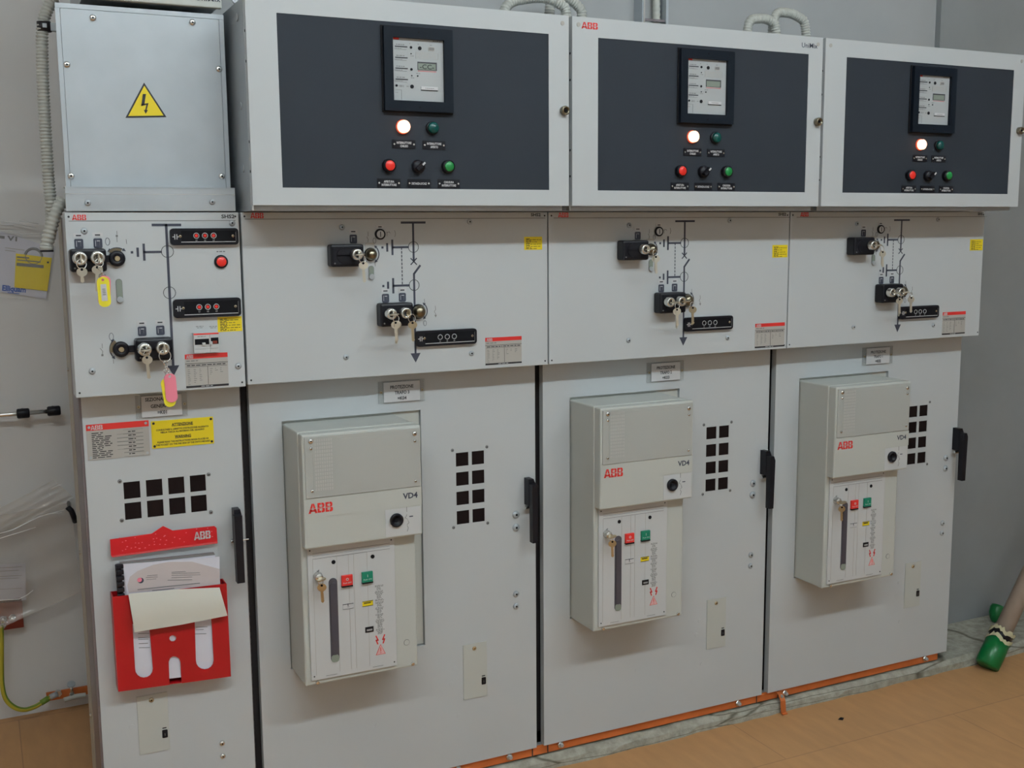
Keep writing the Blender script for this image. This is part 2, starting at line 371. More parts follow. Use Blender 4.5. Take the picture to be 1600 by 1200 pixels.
def indicator(parent, x0, x1, z0, z1, red=False):
    mb = MB(); d = .010; H_ = z1-z0
    mb.rrect(x0, x1, z0, z1, .007, YP-d, YP, BK)
    mb.prism([(x0+.022, z0+.005), (x1-.006, z0+.005), (x1-.006, z1-.005), (x0+.022, z1-.005)], YP-d-.0006, YP-d, BR)
    mb.line([(x0+.022, z0+.0065), (x1-.007, z0+.0065)], .0014, YP-d-.0006, LW)
    mb.line([(x1-.006, z0+.008), (x1-.006, z1-.008)], .0006, YP-d-.0006, GT)
    cx, cz = x0+.011, (z0+z1)/2                        # capacitor symbol
    for dx in (-.0022, .0022): mb.box(cx+dx-.0008, cx+dx+.0008, YP-d-.0008, YP-d, cz-.0055, cz+.0055, LW)
    mb.box(cx-.007, cx-.0022, YP-d-.0008, YP-d, cz-.0008, cz+.0008, LW); mb.box(cx+.0022, cx+.007, YP-d-.0008, YP-d, cz-.0008, cz+.0008, LW)
    xm = (x0+x1)/2
    o = None
    for i, dx in enumerate((-.018, 0, .018)):
        mb.ring((xm+dx, YP-d-.001, cz+.002), .0056, .0007, LW)
        mb.cyl((xm+dx, YP-d, cz+.002), .0035, .0015, RB if red else BR, seg=12)
        mb.text('L%d' % (i+1), xm+dx, cz-.0075, YP-d-.0007, .003, LW)
    sx(mb, x0+.020, cz+.001, YP-d, .003, BS, .0015); sx(mb, x1-.012, cz+.001, YP-d, .003, BS, .0015)
    return mb.build('voltage_indicator', parent)
def rating_label(parent, x0, x1, z0, z1, seed=1):
    mb = MB(); H_ = z1-z0; W = x1-x0; y = YP-.0006
    mb.box(x0, x1, y, YP, z0, z1, LT); mb.box(x0, x1, y-.0004, y, z1-H_*.14, z1, RD)
    mb.logo(x0+W*.03, x0+W*.19, z1-H_*.125, z1-H_*.025, y-.0005, LW, RD)
    mb.greek(x0+W*.03, x0+W*.3, z1-H_*.2, y, .0022, GT, seed)
    mb.box(x0, x1, y-.0003, y, z1-H_*.29, z1-H_*.275, TX); mb.greek(x0+W*.04, x1-W*.04, z1-H_*.335, y, .002, TX, seed+1)
    mb.line([(x0+W*.03, z1-H_*.38), (x1-W*.03, z1-H_*.38)], .0006, y, TX); mb.line([(x0+W*.52, z1-H_*.38), (x0+W*.52, z0+H_*.08)], .0007, y, TX)
    rn = random.Random(seed)
    for cx, n in ((.05, 9), (.19, 8), (.32, 7), (.57, 4), (.69, 2), (.81, 3)):
        for i in range(n): mb.box(x0+W*cx, x0+W*(cx+rn.uniform(.02, .07)), y-.0003, y, z1-H_*(.45+.055*i)-.0012, z1-H_*(.45+.055*i), GT)
    mb.box(x0, x1, y-.0004, y, z0, z0+H_*.06, TX); mb.greek(x0+W*.35, x0+W*.62, z0+H_*.03, y-.0004, .0013, LW, seed)
    mb.build('rating_label', parent)
def yellow_label(parent, x0, x1, z0, z1, seed=2):
    mb = MB(); y = YP-.0006; H_ = z1-z0; W = x1-x0; mb.box(x0, x1, y, YP, z0, z1, YL)
    for i in range(5):
        z = z1-H_*(.16+.17*i); mb.greek(x0+W*.10, x0+W*.38, z, y, .0016, TX, seed+i); mb.greek(x0+W*.10, x1-W*(.08+.2*((i*7) % 3 == 1)), z-H_*.075, y, .0012, TX, seed+9+i)
    mb.build('warning_label', parent)
def earth(mb, xs, xe, z, m=PR):       # earth symbol to the left of xs, line to xe
    mb.line([(xs, z), (xe, z)], .0048, YP, m); mb.line([(xs, z-.0165), (xs, z+.0165)], .0048, YP, m)
    mb.line([(xs-.0125, z-.0085), (xs-.0125, z+.0085)], .0048, YP, m); mb.box(xs-.0265, xs-.0215, YP-.0005, YP, z-.0025, z+.0025, m)
def arcarrow(mb, cx, cz, R, a0, a1, w=.0022, m=PR):
    P = [(cx+R*math.cos(math.radians(a0+(a1-a0)*k/10)), cz+R*math.sin(math.radians(a0+(a1-a0)*k/10))) for k in range(11)]
    mb.line(P, w, YP, m)
    for (a, b), (c, d) in ((P[0], P[1]), (P[-1], P[-2])):
        L = math.hypot(a-c, b-d); ux, uz = (a-c)/L, (b-d)/L
        mb.prism([(a+ux*.004, b+uz*.004), (a-ux*.003-uz*.0035, b-uz*.003+ux*.0035), (a-ux*.003+uz*.0035, b-uz*.003-ux*.0035)], YP-.0006, YP, m)
def oval(mb, cx, cz, a, b, w, m=PR, n=14):
    P = [(cx+a*math.cos(2*math.pi*k/n), cz+b*math.sin(2*math.pi*k/n)) for k in range(n+1)]; mb.line(P, w, YP, m)
def knob(parent, x, z, r=.0145, m=BZ):
    mb = MB(); mb.lathe((x, YP, z), [(r, 0), (r, .004), (r*.96, .010), (r*.8, .015), (r*.5, .0185), (0, .020)], m, seg=24)
    mb.cyl((x, YP, z), r*1.12, .003, BR, seg=24)
    return mb.build('operating_shaft_cover', parent)
def slot(parent, x, z, h=.036):
    mb = MB(); mb.rrect(x-.0065, x+.0065, z-h/2, z+h/2, .0064, YP-.0012, YP, GT)
    mb.rrect(x-.0055, x+.0055, z-h/2+.001, z+h/2-.001, .0054, YP-.0018, YP-.0012, LC)
    mb.cyl((x, YP-.0018, z-h/2+.007), .0065, .004, GV, seg=14); mb.build('padlock_slot', parent)
def door_plate(parent, x0, x1, z0, z1):
    mb = MB(); mb.box(x0, x1, -.0022, 0, z0, z1, LT if False else WB, bev=.0005); W = x1-x0; H_ = z1-z0
    sx(mb, x0+W*.47, z1-H_*.09, -.0022, .0055, BS, .003)
    mb.rrect(x1-.016, x1-.004, z0+H_*.22, z0+H_*.22+.019, .002, -.0035, -.0022, BK); mb.text('1', x1-.010, z0+H_*.22+.008, -.0037, .006, GT)
    mb.box(x1-.015, x1-.006, -.0026, -.0022, z0+H_*.22+.022, z0+H_*.22+.0245, TX)
    mb.build('inspection_plate', parent)
def door_handle(parent, x, z, lean=0):       # black lever handle at the door edge, z = top
    mb = MB()
    mb.prism([(x, z), (x+.014, z), (x+.020, z-.014), (x+.020, z-.070), (x, z-.070)], -.026, 0, BK)
    mb.prism([(x+.001, z-.012), (x+.014, z-.012), (x+.019, z-.024), (x+.016, z-.164), (x+.002, z-.164)], -.044, -.026, BK)
    o = mb.build('door_handle', parent)
    m2 = MB(); m2.cyl((x-.005, -.014, z-.0765), .005, .034, ST, axis=(1, 0, 0), seg=12); m2.build('pin', parent)
    return o
def name_plate(parent, x0, x1, z0, z1, lines):
    mb = MB(); W = x1-x0; H_ = z1-z0
    mb.box(x0, x1, -.004, -.0005, z0, z1, CLR)
    for x in (x0+W*.055, x1-W*.055): mb.cyl((x, -.004, (z0+z1)/2), .003, .0015, BS, seg=10); mb.cyl((x, -.0055, (z0+z1)/2), .0012, .0004, TX, seg=8)
    o = mb.build('name_plate_holder', parent)
    mb = MB(); a, b = x0+W*.11, x1-W*.11; mb.box(a, b, -.0052, -.0042, z0+H_*.04, z1-H_*.06, LW)
    for st, dz, w in lines: mb.text(st, (a+b)/2, z1-H_*dz, -.0056, H_*.155, TX, w=w*W, bold=.025)
    mb.build('name_card', parent)
def earth_part(): pass

RATE = [((758, 528), (815, 567)), ((1180, 506), (1225, 541)), ((1473, 488), (1507, 521))]
YEL = [((819, 370), (847, 390)), ((1207, 383), (1230, 402)), ((1516, 374), (1535, 391))]
NAMES = [[('PROTEZIONE', .28, .50), ('TRAFO 3', .54, .32), ('=K04', .80, .19)], [('PROTEZIONE', .28, .50), ('TRAFO 2', .54, .32), ('=K03', .80, .19)], [('PROTEZIONE', .28, .50), ('TRAFO 1', .54, .30), ('=K02', .80, .19)]]
CL = ['grey-white switchgear cabinet with breaker, name card PROTEZIONE TRAFO 3 on its door',
      'grey-white switchgear cabinet with breaker, name card TRAFO 2, middle of the three wide ones',
      'grey-white switchgear cabinet with breaker, name card PROTEZIONE TRAFO 1, rightmost by the wall']
LK = {}
def cabinet(k):
    OX[0] = .75*k
    root = thing('switchgear_cabinet', CL[k], 'switchgear cabinet', (.375, .45, .036), 'wide switchgear cabinets with breakers')
    body(root, .002, .748)
    OX[0] = .75*k+DK[k]; sh = -DK[k]
    # door with breaker opening and vent holes
    vx = [(.522, .5562), (.5652, .599)]; vz = [(-.592-.0495*i-.0345+ZF, -.592-.0495*i+ZF) for i in range(4)]
    holes = [(.089, .431, .406, 1.004)]+[(a, b, c, d) for a, b in vx for c, d in vz]
    mb = MB(); mb.slab(.0161+sh, .7434+sh, 0, .020, ZB, ZM+.012, holes, WH)
    dr = mb.build('door', root)
    vb = MB(); vb.box(.515, .606, .0203, .022, .70, .895, VB)
    for a, b in vx:
        for c, d in vz: vb.box(a+.0001, b-.0001, .0012, .0203, c+.0001, d-.0001, VB)
    for x in (.513, .607):
        for z in (.699, .896): sx(vb, x, z, 0, .0042, GT, .002)
    vb.build('vent_grille', dr)
    for u, v, r in ((806, 804, .0098), (806, 824, .0098), (806, 928, .0082), (806, 947, .0082)):
        x, z = q(u, v, 0)
        s_ = MB(); sx(s_, x, z, 0, r, GV if r > .008 else ST, .005); s_.build('screw', dr)
    for x, z in ((.30, .22), (.51, .33), (.52, .20), (.50, .29), (.56, .26)): MB().cyl((x, 0, z), .006, .0007, WH, seg=14).build('filler_cap', dr)
    door_plate(dr, *[a+b for a, b in zip(rc(723, 1008, 761, 1086, 0), (0, 0, 0, 0))])
    name_plate(dr, .323, .441, 1.0275, 1.0805, NAMES[k])
    door_handle(root, q(819, 747, 0)[0], q(819, 746, 0)[1])
    # mimic panel
    mp = MB(); mp.box(.0018+sh, .7482+sh-(.002 if k == 2 else 0), YP, -.002, ZM, ZT, WH, bev=.0015)
    mp = mp.build('mimic_panel', root)
    pr = MB(); corner_dots(pr, .0018+sh, .748+sh, ZM, ZT)
    pr.line([(.010, 1.4642), (.742, 1.4642)], .0016, YP, GT)
    pr.logo(*rc(391, 332.5, 412, 341, YP), YP, RD, WH)
    a = rc(829, 333, 845, 339, YP); pr.text('SHS2', (a[0]+a[1])/2, 1.4725, YP-.0006, .0075, TX, w=.027, bold=.03)
    # single-line diagram
    X = .397; zt = 1.455
    pr.line([(q(627, 348, YP)[0], zt), (q(664, 348, YP)[0], zt)], .005, YP, PR)
    zc1 = q(646, 386, YP)[1]; zc2 = q(647, 445.5, YP)[1]; zx = q(646, 408.5, YP)[1]
    pr.line([(X, zt), (X, zx)], .0048, YP, PR)
    d_ = .0072; pr.line([(X-d_, zx-d_), (X+d_, zx+d_)], .0026, YP, PR); pr.line([(X-d_, zx+d_), (X+d_, zx-d_)], .0026, YP, PR)
    zk = q(647, 428, YP)[1]
    pr.line([(X+.0155, q(654, 415, YP)[1]), (X, zk), (X, q(648, 552, YP)[1])], .0048, YP, PR)
    ztip = 1.48-.351; pr.prism([(X-.0125, ztip+.022), (X+.0125, ztip+.022), (X, ztip)], YP-.0006, YP, PR)
    for zc in (zc1, zc2):
        P = [(X+.0125*math.cos(t*math.pi/8), zc+.0125*math.sin(t*math.pi/8)) for t in range(17)]; pr.line(P, .0012, YP, TX)
    xs = q(613, 386, YP)[0]
    earth(pr, xs, X-.0125, zc1); earth(pr, xs, X-.0125, zc2)
    xd = q(628, 415, YP)[0]; n = 10
    for i in range(n):
        a = zc1+(zc2-zc1)*(i+.05)/n; b = zc1+(zc2-zc1)*(i+.62)/n; pr.line([(xd, a), (xd, b)], .0022, YP, PR)
    # marks round the shafts
    c1 = q(580, 397, YP); c2 = q(656, 486, YP)
    arcarrow(pr, c1[0]-.003, c1[1], .0215, -52, 52); arcarrow(pr, c2[0]-.003, c2[1], .0215, -52, 52)
    a = q(585, 376, YP); oval(pr, a[0], a[1], .0035, .0062, .0008); a = q(664, 505, YP); oval(pr, a[0], a[1], .0035, .0062, .0008)
    for (u0, v0), (u1, v1) in (((584.6, 384), (584.3, 389)), ((586, 410), (586.3, 416)), ((663, 467), (663.3, 473)), ((575, 362), (575.2, 369)), ((680, 478), (680.5, 483)), ((680.5, 490), (680.8, 495))):
        pr.line([q(u0, v0, YP), q(u1, v1, YP)], .001, YP, GT)
    pr.line([q(573, 370, YP), q(575.4, 374, YP), q(574.8, 379, YP)], .001, YP, GT); pr.line([q(680.8, 483, YP), q(678.6, 487, YP), q(681, 491, YP)], .001, YP, GT)
    a = q(680.7, 494, YP); pr.prism([(a[0]-.003, a[1]+.003), (a[0]+.003, a[1]+.003), (a[0], a[1]-.003)], YP-.0006, YP, GT)
    for pts in ([(604.5, 362), (604.8, 369)], [(605, 363.5), (608, 362), (609.5, 364.5)], [(616.5, 360), (618, 365), (616.8, 370)]): pr.line([q(u, v, YP) for u, v in pts], .001, YP, GT)
    position_label(pr, *q(552, 373.5, YP), 'C'); position_label(pr, *q(602.3, 466, YP), 'A'); position_label(pr, *q(628.7, 464.5, YP), 'B')
    a = q(593.5, 354.5, YP); pr.box(a[0]-.009, a[0]+.009, YP-.0008, YP, a[1]-.004, a[1]+.004, LW); pr.box(a[0]-.004, a[0]+.004, YP-.0012, YP-.0008, a[1]-.0012, a[1]+.0012, TX)
    pr.build('circuit_diagram', mp)
    for u, v in ((534, 355), (540.5, 558), (733.5, 346.5), (736.5, 552)):
        s_ = MB(); screw(s_, u, v, YP, .0065, GV, .004); s_.build('screw', mp)
    s_ = MB(); a = q(593.5, 366, YP); s_.lathe((a[0], YP, a[1]), [(.0125, 0), (.0125, .004), (.011, .0055), (.009, .0045)], BK, seg=24); s_.cyl((a[0], YP-.0038, a[1]), .0088, .0012, LW, seg=22); s_.box(a[0]-.0009, a[0]+.0009, YP-.0057, YP-.005, a[1]-.006, a[1]+.006, TX); s_.build('position_dial', mp)
    x0, x1, z0, z1 = rc(513.5, 382, 566, 416, YP-.017)
    lock_box(mp, x0, x1, z0, z1); a = q(557.5, 397.5, YP-.045); lock_cyl(mp, a[0], a[1]); LK[(k, 0)] = (a[0]+OX[0], YP-.054, a[1])
    x0, x1, z0, z1 = rc(591, 474, 643, 508, YP-.017)
    lock_box(mp, x0, x1, z0, z1)
    for i, (u, v) in enumerate(((611, 490.5), (633.5, 489))): a = q(u, v, YP-.045); lock_cyl(mp, a[0], a[1]); LK[(k, 1+i)] = (a[0]+OX[0], YP-.054, a[1])
    knob(mp, *q(580, 397.5, YP-.006), r=.0135); knob(mp, *q(655, 487, YP-.006), r=.0155)
    s_ = MB(); a = q(577.5, 386, YP); s_.rrect(a[0]-.011, a[0]+.011, a[1]-.012, a[1]+.010, .004, YP-.0015, YP, LT); s_.build('shaft_plate', mp)
    slot(mp, *q(580, 426, YP), h=.032)
    indicator(mp, *rc(649.5, 517.5, 744, 536.5, YP-.005))
    OX[0] = 0
    (a, b), (c, d) = RATE[k]; rating_label(mp, *rc(a, b, c, d, YP), seed=5+k)
    (a, b), (c, d) = YEL[k]; yellow_label(mp, *rc(a, b, c, d, YP), seed=20+k)
    return root
for k in range(3): cabinet(k)

# ---------------------------------------------------------------- circuit breakers
BLB = ['beige circuit breaker through the door of the TRAFO 3 cabinet, nearest the red document holder',
       'beige circuit breaker through the door of the TRAFO 2 cabinet, middle of the three',
       'beige circuit breaker through the door of the TRAFO 1 cabinet, nearest the leaning pole']
def breaker(k):
    OX[0] = .75*k
    root = thing('circuit_breaker', BLB[k], 'circuit breaker', (.23, .0, .40), 'circuit breakers in the cabinet doors'); OX[0] += DK[k]
    MB().box(.0905, .4295, .008, .016, .408, 1.0025, WB).build('mounting_frame', root)
    MB().box(.099, .107, .002, .008, .412, .998, WB).build('edge_strip', root)
    hb = MB(); hb.box(.092, .366, -.119, .010, .4075, .9975, WB, bev=.004); hb = hb.build('housing', root)
    cv = MB(); x0, x1 = .0945, .3735; zt, zb = .9955, .7365
    # upper cover: window recess above, badge strip, lower panel
    cv.box(x0, x1, -.147, -.100, zb, zt, WB, bev=.0035); cv = cv.build('front_cover', root)
    yc = -.147
    w = MB(); w.box(x0+.006, x1-.004, yc-.0025, yc, q(0, 0, yc)[1]*0+.8525, zt-.006, WIN, bev=.0008)
    w.box(x0+.024, x1-.024, yc-.0030, yc-.0024, .862, zt-.016, WIN)
    w = w.build('inspection_window', root)
    g = MB()
    for i in range(8):
        for j in range(14): g.box(x0+.028+i*.0052, x0+.028+i*.0052+.0034, yc-.0034, yc-.003, .868+j*.0085, .868+j*.0085+.0055, WD)
    g.build('window_grid', w)
    for x, z, r in ((x0+.020, zt-.015, .0055), (x1-.016, zt-.019, .0055), (x0+.020, zt-.031, .0035), (x1-.016, zt-.036, .0035), (x0+.020, .869, .0035), (x1-.016, .866, .0035)):
        s_ = MB(); sx(s_, x, z, yc-.003, r, ST, .003); s_.build('screw', w)
    b = MB(); b.logo(x0+.0105, x0+.066, .818, .840, yc-.001, RD, WB); b.box(x0+.001, x1-.001, yc-.0008, yc, .8075, .850, WB)
    b.text('VD4', x1-.029, .833, yc-.0012, .0135, PR, w=.036, bold=.03); b.build('badge_strip', cv)
    a = q(620, 813, yc-.004); s_ = MB(); s_.lathe((a[0], yc, a[1]), [(.016, 0), (.016, .006), (.0135, .0075), (.010, .0065), (.009, .001)], BK, seg=24); s_.box(a[0]-.004, a[0]+.004, yc-.003, yc-.001, a[1]-.004, a[1]+.004, BR); s_.build('crank_socket', cv)
    s_ = MB(); s_.box(a[0]-.026, x1-.004, yc-.0007, yc, zb+.004, .805, PL)
    x = a[0]+.026
    for p in ([(0, .028), (0, .016)], [(0, .010), (-.004, .002), (.002, -.002)], [(.002, -.004), (.005, -.010), (0, -.014)], [(0, -.016), (.003, -.022), (0, -.03)]): s_.line([(x+u, a[1]+v) for u, v in p], .001, yc-.0007, GT)
    s_.box(x+.006, x+.015, yc-.0011, yc-.0007, a[1]+.003, a[1]+.0055, PR); s_.build('socket_label', cv)
    # control plate on the lower housing
    yf = -.119; cp = MB(); px0, px1, pz0, pz1 = .105, .312, .420, .7345
    cp.box(px0, px1, yf-.005, yf, pz0, pz1, PL, bev=.0012); yp = yf-.005
    for z in (.719, .7125, .706): cp.line([(px0+.012, z), (px1-.012, z)], .0008, yp, GT)
    for x in (px0+.012, px0+.0675, px0+.095, px0+.1075, px0+.1395): cp.line([(x, .705), (x, .432)], .0006, yp, LT)
    for x, z in ((px0+.006, pz1-.008), (px1-.008, pz1-.008), (px0+.007, pz0+.010), (px1-.007, pz0+.010)): cp.cyl((x, yp, z), .0018, .0006, TX, seg=8)
    for x, z in ((.165, .693), (.258, .693)): cp.cyl((x, yp, z), .0048, .001, BR, seg=16)
    cp.line([(px0+.035, .427), (px0+.06, .427)], .001, yp, GT); cp.line([(px1-.06, .427), (px1-.035, .427)], .001, yp, GT)
    cp.text('off', px0+.0235, .678, yp-.0005, .004, TX); cp = cp.build('control_plate', root)
    sl = MB(); sl.rrect(.152, .172, .4565, .656, .0098, yp-.0012, yp, SLOT, n=6); sl.rrect(.1545, .1695, .474, .645, .007, yp-.0030, yp-.0012, MAT_LEVER, n=5)
    sl.rrect(.153, .171, .4565, .474, .006, yp-.002, yp-.001, LC); sl.build('charging_lever', cp)
    for nm, x0b, z0b, m, t1, t2 in (('off_button', .1815, .632, RD, 'O', 'Push OFF'), ('on_button', .230, .633, GO, 'I', 'Push ON')):
        s_ = MB(); s_.box(x0b, x0b+.026, yp-.006, yp, z0b, z0b+.027, m, bev=.0008); s_.box(x0b, x0b+.026, yp-.0062, yp, z0b-.0008, z0b+.003, BK)
        s_.text(t1, x0b+.013, z0b+.018, yp-.0063, .0062, LW, bold=.03); s_.text(t2, x0b+.013, z0b+.0095, yp-.0063, .0035, LW, w=.020); s_.build(nm, cp)
    s_ = MB(); s_.box(.1835, .2085, yp-.0008, yp, .5775, .5905, LW); s_.line([(.1835, .5895), (.2085, .5895)], .0012, yp-.0008, TX); s_.line([(.196, .5895), (.196, .585)], .0016, yp-.0008, TX); s_.line([(.1835, .578), (.2085, .578)], .0008, yp-.0008, GT); s_.greek(.194, .199, .5825, yp-.0008, .0012, GT); s_.build('position_window', cp)
    s_ = MB(); s_.box(.2305, .256, yp-.0008, yp, .577, .5895, YL); s_.line([(.2305, .5888), (.256, .5888)], .0012, yp-.0008, TX)
    P = []
    for i in range(7): P += [(.234+i*.0026, .583), (.2353+i*.0026, .5868)]
    s_.line(P, .0009, yp-.0008, TX); s_.line([(.2305, .5775), (.256, .5775)], .0008, yp-.0008, TX); s_.build('spring_window', cp)
    s_ = MB(); s_.box(.2355, .2555, yp-.0015, yp, .5135, .5265, BK); s_.box(.2385, .2525, yp-.0019, yp-.0015, .517, .5215, GT); s_.text('00053', .2455, .5192, yp-.0021, .0035, LW, w=.012); s_.build('operation_counter', cp)
    s_ = MB(); z = .622; i = 0
    for nb in (5, 8, 2, 5, 6, 5, 9, 6):
        for j in range(nb):
            w_ = .0215*(.55+.45*math.sin(math.pi*min(1, (j+1)/(nb*.5+.5)) if nb > 3 else 1.4)); w_ = max(.010, w_)
            s_.greek(.2718-w_/2, .2718+w_/2, z, yp, .0013, GT, 40+i, .004); i += 1; z -= .00238
        z -= .0014
    zz = .501
    for sgn in (-1, 1):
        cx = .2718+sgn*.0085; P = [(cx+sgn*.002, zz), (cx-sgn*.003, zz-.011), (cx+sgn*.002, zz-.010), (cx-sgn*.002, zz-.020)]
        s_.line([(a_*1, b_) for a_, b_ in P], .0028, yp, RD)
    s_.prism([(.2598, .4545), (.2838, .4545), (.2718, .4795)], yp-.0005, yp, RD); s_.prism([(.2614, .4555), (.2822, .4555), (.2718, .4775)], yp-.0008, yp, mat_pink)
    s_.box(.271, .2726, yp-.0012, yp, .4625, .472, RD); s_.box(.271, .2726, yp-.0012, yp, .458, .460, RD); s_.build('warning_text', cp)
    s_ = MB(); s_.lathe((.1275, yp, .6655), [(.0105, 0), (.0105, .003), (.009, .005), (.009, .014), (.0075, .0155)], ST, seg=20); s_.build('lock_cylinder', cp)
    LK[(k, 3)] = (.1275+OX[0], yp-.0155, .6655)
    for x, z in ((.120, .4135), (.352, .4155)): s_ = MB(); s_.cyl((x, yf, z), .0042, .005, ST, seg=12); s_.build('screw', hb)
    s_ = MB(); s_.ring((.3385, yf-.0003, .4705), .0068, .0006, GT); s_.cyl((.3385, yf, .4705), .0066, .0008, WB, seg=18); s_.build('plug', hb)
    OX[0] = 0
MAT_LEVER = mat('lever_dark_grey', (.06, .055, .07), .5)
mat_pink = mat('pale_pink_print', (.70, .42, .42), .5)
for k in range(3): breaker(k)
# ---------------------------------------------------------------- left narrow cabinet
OX[0] = 0
root = thing('switchgear_cabinet', 'narrow leftmost switchgear cabinet, name card SEZIONAMENTO GENERALE, red document holder on its door', 'switchgear cabinet', (-.17, .45, .036))
body(root, -.300, -.004)
s_ = MB(); s_.box(-.3435, -.3385, .004, .16, .078, 1.47, PU); s_.box(-.345, -.340, .16, .26, .078, 1.47, CF); s_.box(-.343, -.340, .26, .285, .078, 1.47, DS); s_.box(-.3435, -.300, .028, .032, .078, 1.47, DS)
for z in (.70, 1.13, .30): s_.cyl((-.345, .20, z), .005, .004, ST, axis=(-1, 0, 0), seg=10)
s_.build('side_cover', root)
s_ = MB(); s_.box(-.0035, .0015, .022, .030, .08, 1.10, PU);  s_.build('joint_strip', root)
x0, x1, z0, z1 = rc(192.5, 754, 323.7, 798, 0)
pw = (x1-x0)/(4+3*.36); hw = (z1-z0)/(2+.24)
vx = [(x0+i*pw*1.36, x0+i*pw*1.36+pw) for i in range(4)]; vz = [(z0+j*hw*1.24, z0+j*hw*1.24+hw) for j in range(2)]
MBd = MB(); MBd.slab(-.3385, -.0045, 0, .020, ZB, ZM+.012, [(a, b, c, d) for a, b in vx for c, d in vz], WH)
dr = MBd.build('door', root)
s_ = MB(); s_.box(x0-.015, x1+.015, .0203, .022, z0-.015, z1+.015, VB)
for a, b in vx:
    for c, d in vz: s_.box(a+.0001, b-.0001, .0012, .0203, c+.0001, d-.0001, VB)
for u, v in ((187, 752), (326, 741), (190.5, 813), (329.5, 800)): screw(s_, u, v, 0, .0045, GT, .003)
s_.build('vent_grille', dr)
door_plate(dr, *rc(213, 1089, 266, 1170, 0))
x0, x1, z0, z1 = rc(209, 618, 293, 648, 0); name_plate(dr, x0+.002, x1, z0, z1, [('SEZIONAMENTO', .20, .63), ('GENERALE', .50, .43), ('=K01', .78, .18)])
for u, v in ((347, 1161), (348, 1181)): s_ = MB(); screw(s_, u, v, 0, .0065, ST, .005); s_.build('screw', dr)
for u, v in ((206, 1136), (274, 1125)): a = q(u, v, 0); MB().cyl((a[0], 0, a[1]), .006, .0007, WH, seg=14).build('filler_cap', dr)
mb = MB(); a = q(361, 793, 0)
mb.prism([(a[0]+.001, a[1]), (a[0]+.015, a[1]), (a[0]+.019, a[1]-.018), (a[0]+.019, a[1]-.075), (a[0]+.001, a[1]-.075)], -.026, 0, BK)
mb.prism([(a[0]-.003, a[1]-.010), (a[0]+.015, a[1]-.010), (a[0]+.015, a[1]-.166), (a[0]-.002, a[1]-.166)], -.046, -.026, BK); mb.build('door_handle', root)
mb = MB(); mb.cyl((a[0]-.006, -.013, a[1]-.075), .0048, .008, ST, axis=(1, 0, 0), seg=12); mb.cyl((a[0]+.018, -.013, a[1]-.075), .002, .016, ST, axis=(1, 0, 0), seg=8); mb.build('pin', root)
# type plate and yellow warning plate
x0, x1, z0, z1 = rc(134, 665, 235, 714, 0); z1 = q(134, 664, 0)[1]; z0 = q(137, 720, 0)[1]; W = x1-x0; Hh = z1-z0
mb = MB(); mb.box(x0, x1, -.0012, 0, z0, z1, LT); y = -.0012; mb.box(x0, x1, y-.0004, y, z1-Hh*.17, z1, RD); mb.logo(x0+W*.07, x0+W*.26, z1-Hh*.15, z1-Hh*.03, y-.0005, LW, RD)
for i in range(7):
    z = z1-Hh*(.25+.105*i); mb.greek(x0+W*.08, x0+W*(.26+.14*((i*3) % 4 != 0)), z, y, .0019, TX, i, .009); mb.greek(x0+W*.08, x0+W*(.24+.13*((i*3) % 4 != 0)), z-.0042, y, .0017, TX, i+30, .008)
    for xa, xb in ((.58, .90),) if i in (0, 5, 6) else ((.48, .76), (.78, .90)):
        for zz in (z+.002, z-.007): mb.line([(x0+W*xa, zz), (x0+W*xb, zz)], .0005, y, GT)
    mb.greek(x0+W*.66, x0+W*.78, z-.002, y, .002, TX, i+60, .006)
for x in (x0+.006, x1-.006):
    for z in (z0+.006, z1-.006): mb.cyl((x, y, z), .003, .001, GV, seg=10)
mb.build('type_plate', dr)
x0, x1 = q(235, 660, 0)[0], q(333, 660, 0)[0]; z1 = q(235, 658.5, 0)[1]; z0 = q(240, 701, 0)[1]; W = x1-x0; Hh = z1-z0
mb = MB(); mb.box(x0+.001, x1, -.0014, 0, z0, z1, YL); y = -.0016; xm = (x0+x1)/2
for st, dz, h, w in (('ATTENZIONE', .17, .0062, .34), ("CONSULTARE IL LIBRETTO D'ISTRUZIONE ALLEGATO", .335, .0038, .84), ('NELLA TASCA ALL\'INTERNO DEL QUADRO', .43, .0038, .70), ('WARNING', .62, .0062, .26), ('PLEASE READ THE INSTRUCTIONS BOOK PLACED IN', .785, .0038, .82), ('THE POCKET ON THE FAR SIDE OF THE SWITCHBOARD', .885, .0038, .87)):
    mb.text(st, xm, z1-Hh*dz, y, h, TX, w=W*w, bold=.035)
mb.line([(xm-W*.17, z1-Hh*.23), (xm+W*.17, z1-Hh*.23)], .0006, y, TX); mb.line([(xm-W*.13, z1-Hh*.68), (xm+W*.13, z1-Hh*.68)], .0006, y, TX)
for x in (x0+.006, x1-.005):
    for z in (z0+.005, z1-.005): mb.cyl((x, -.0014, z), .0028, .001, TX, seg=10)
mb.build('warning_plate', dr)
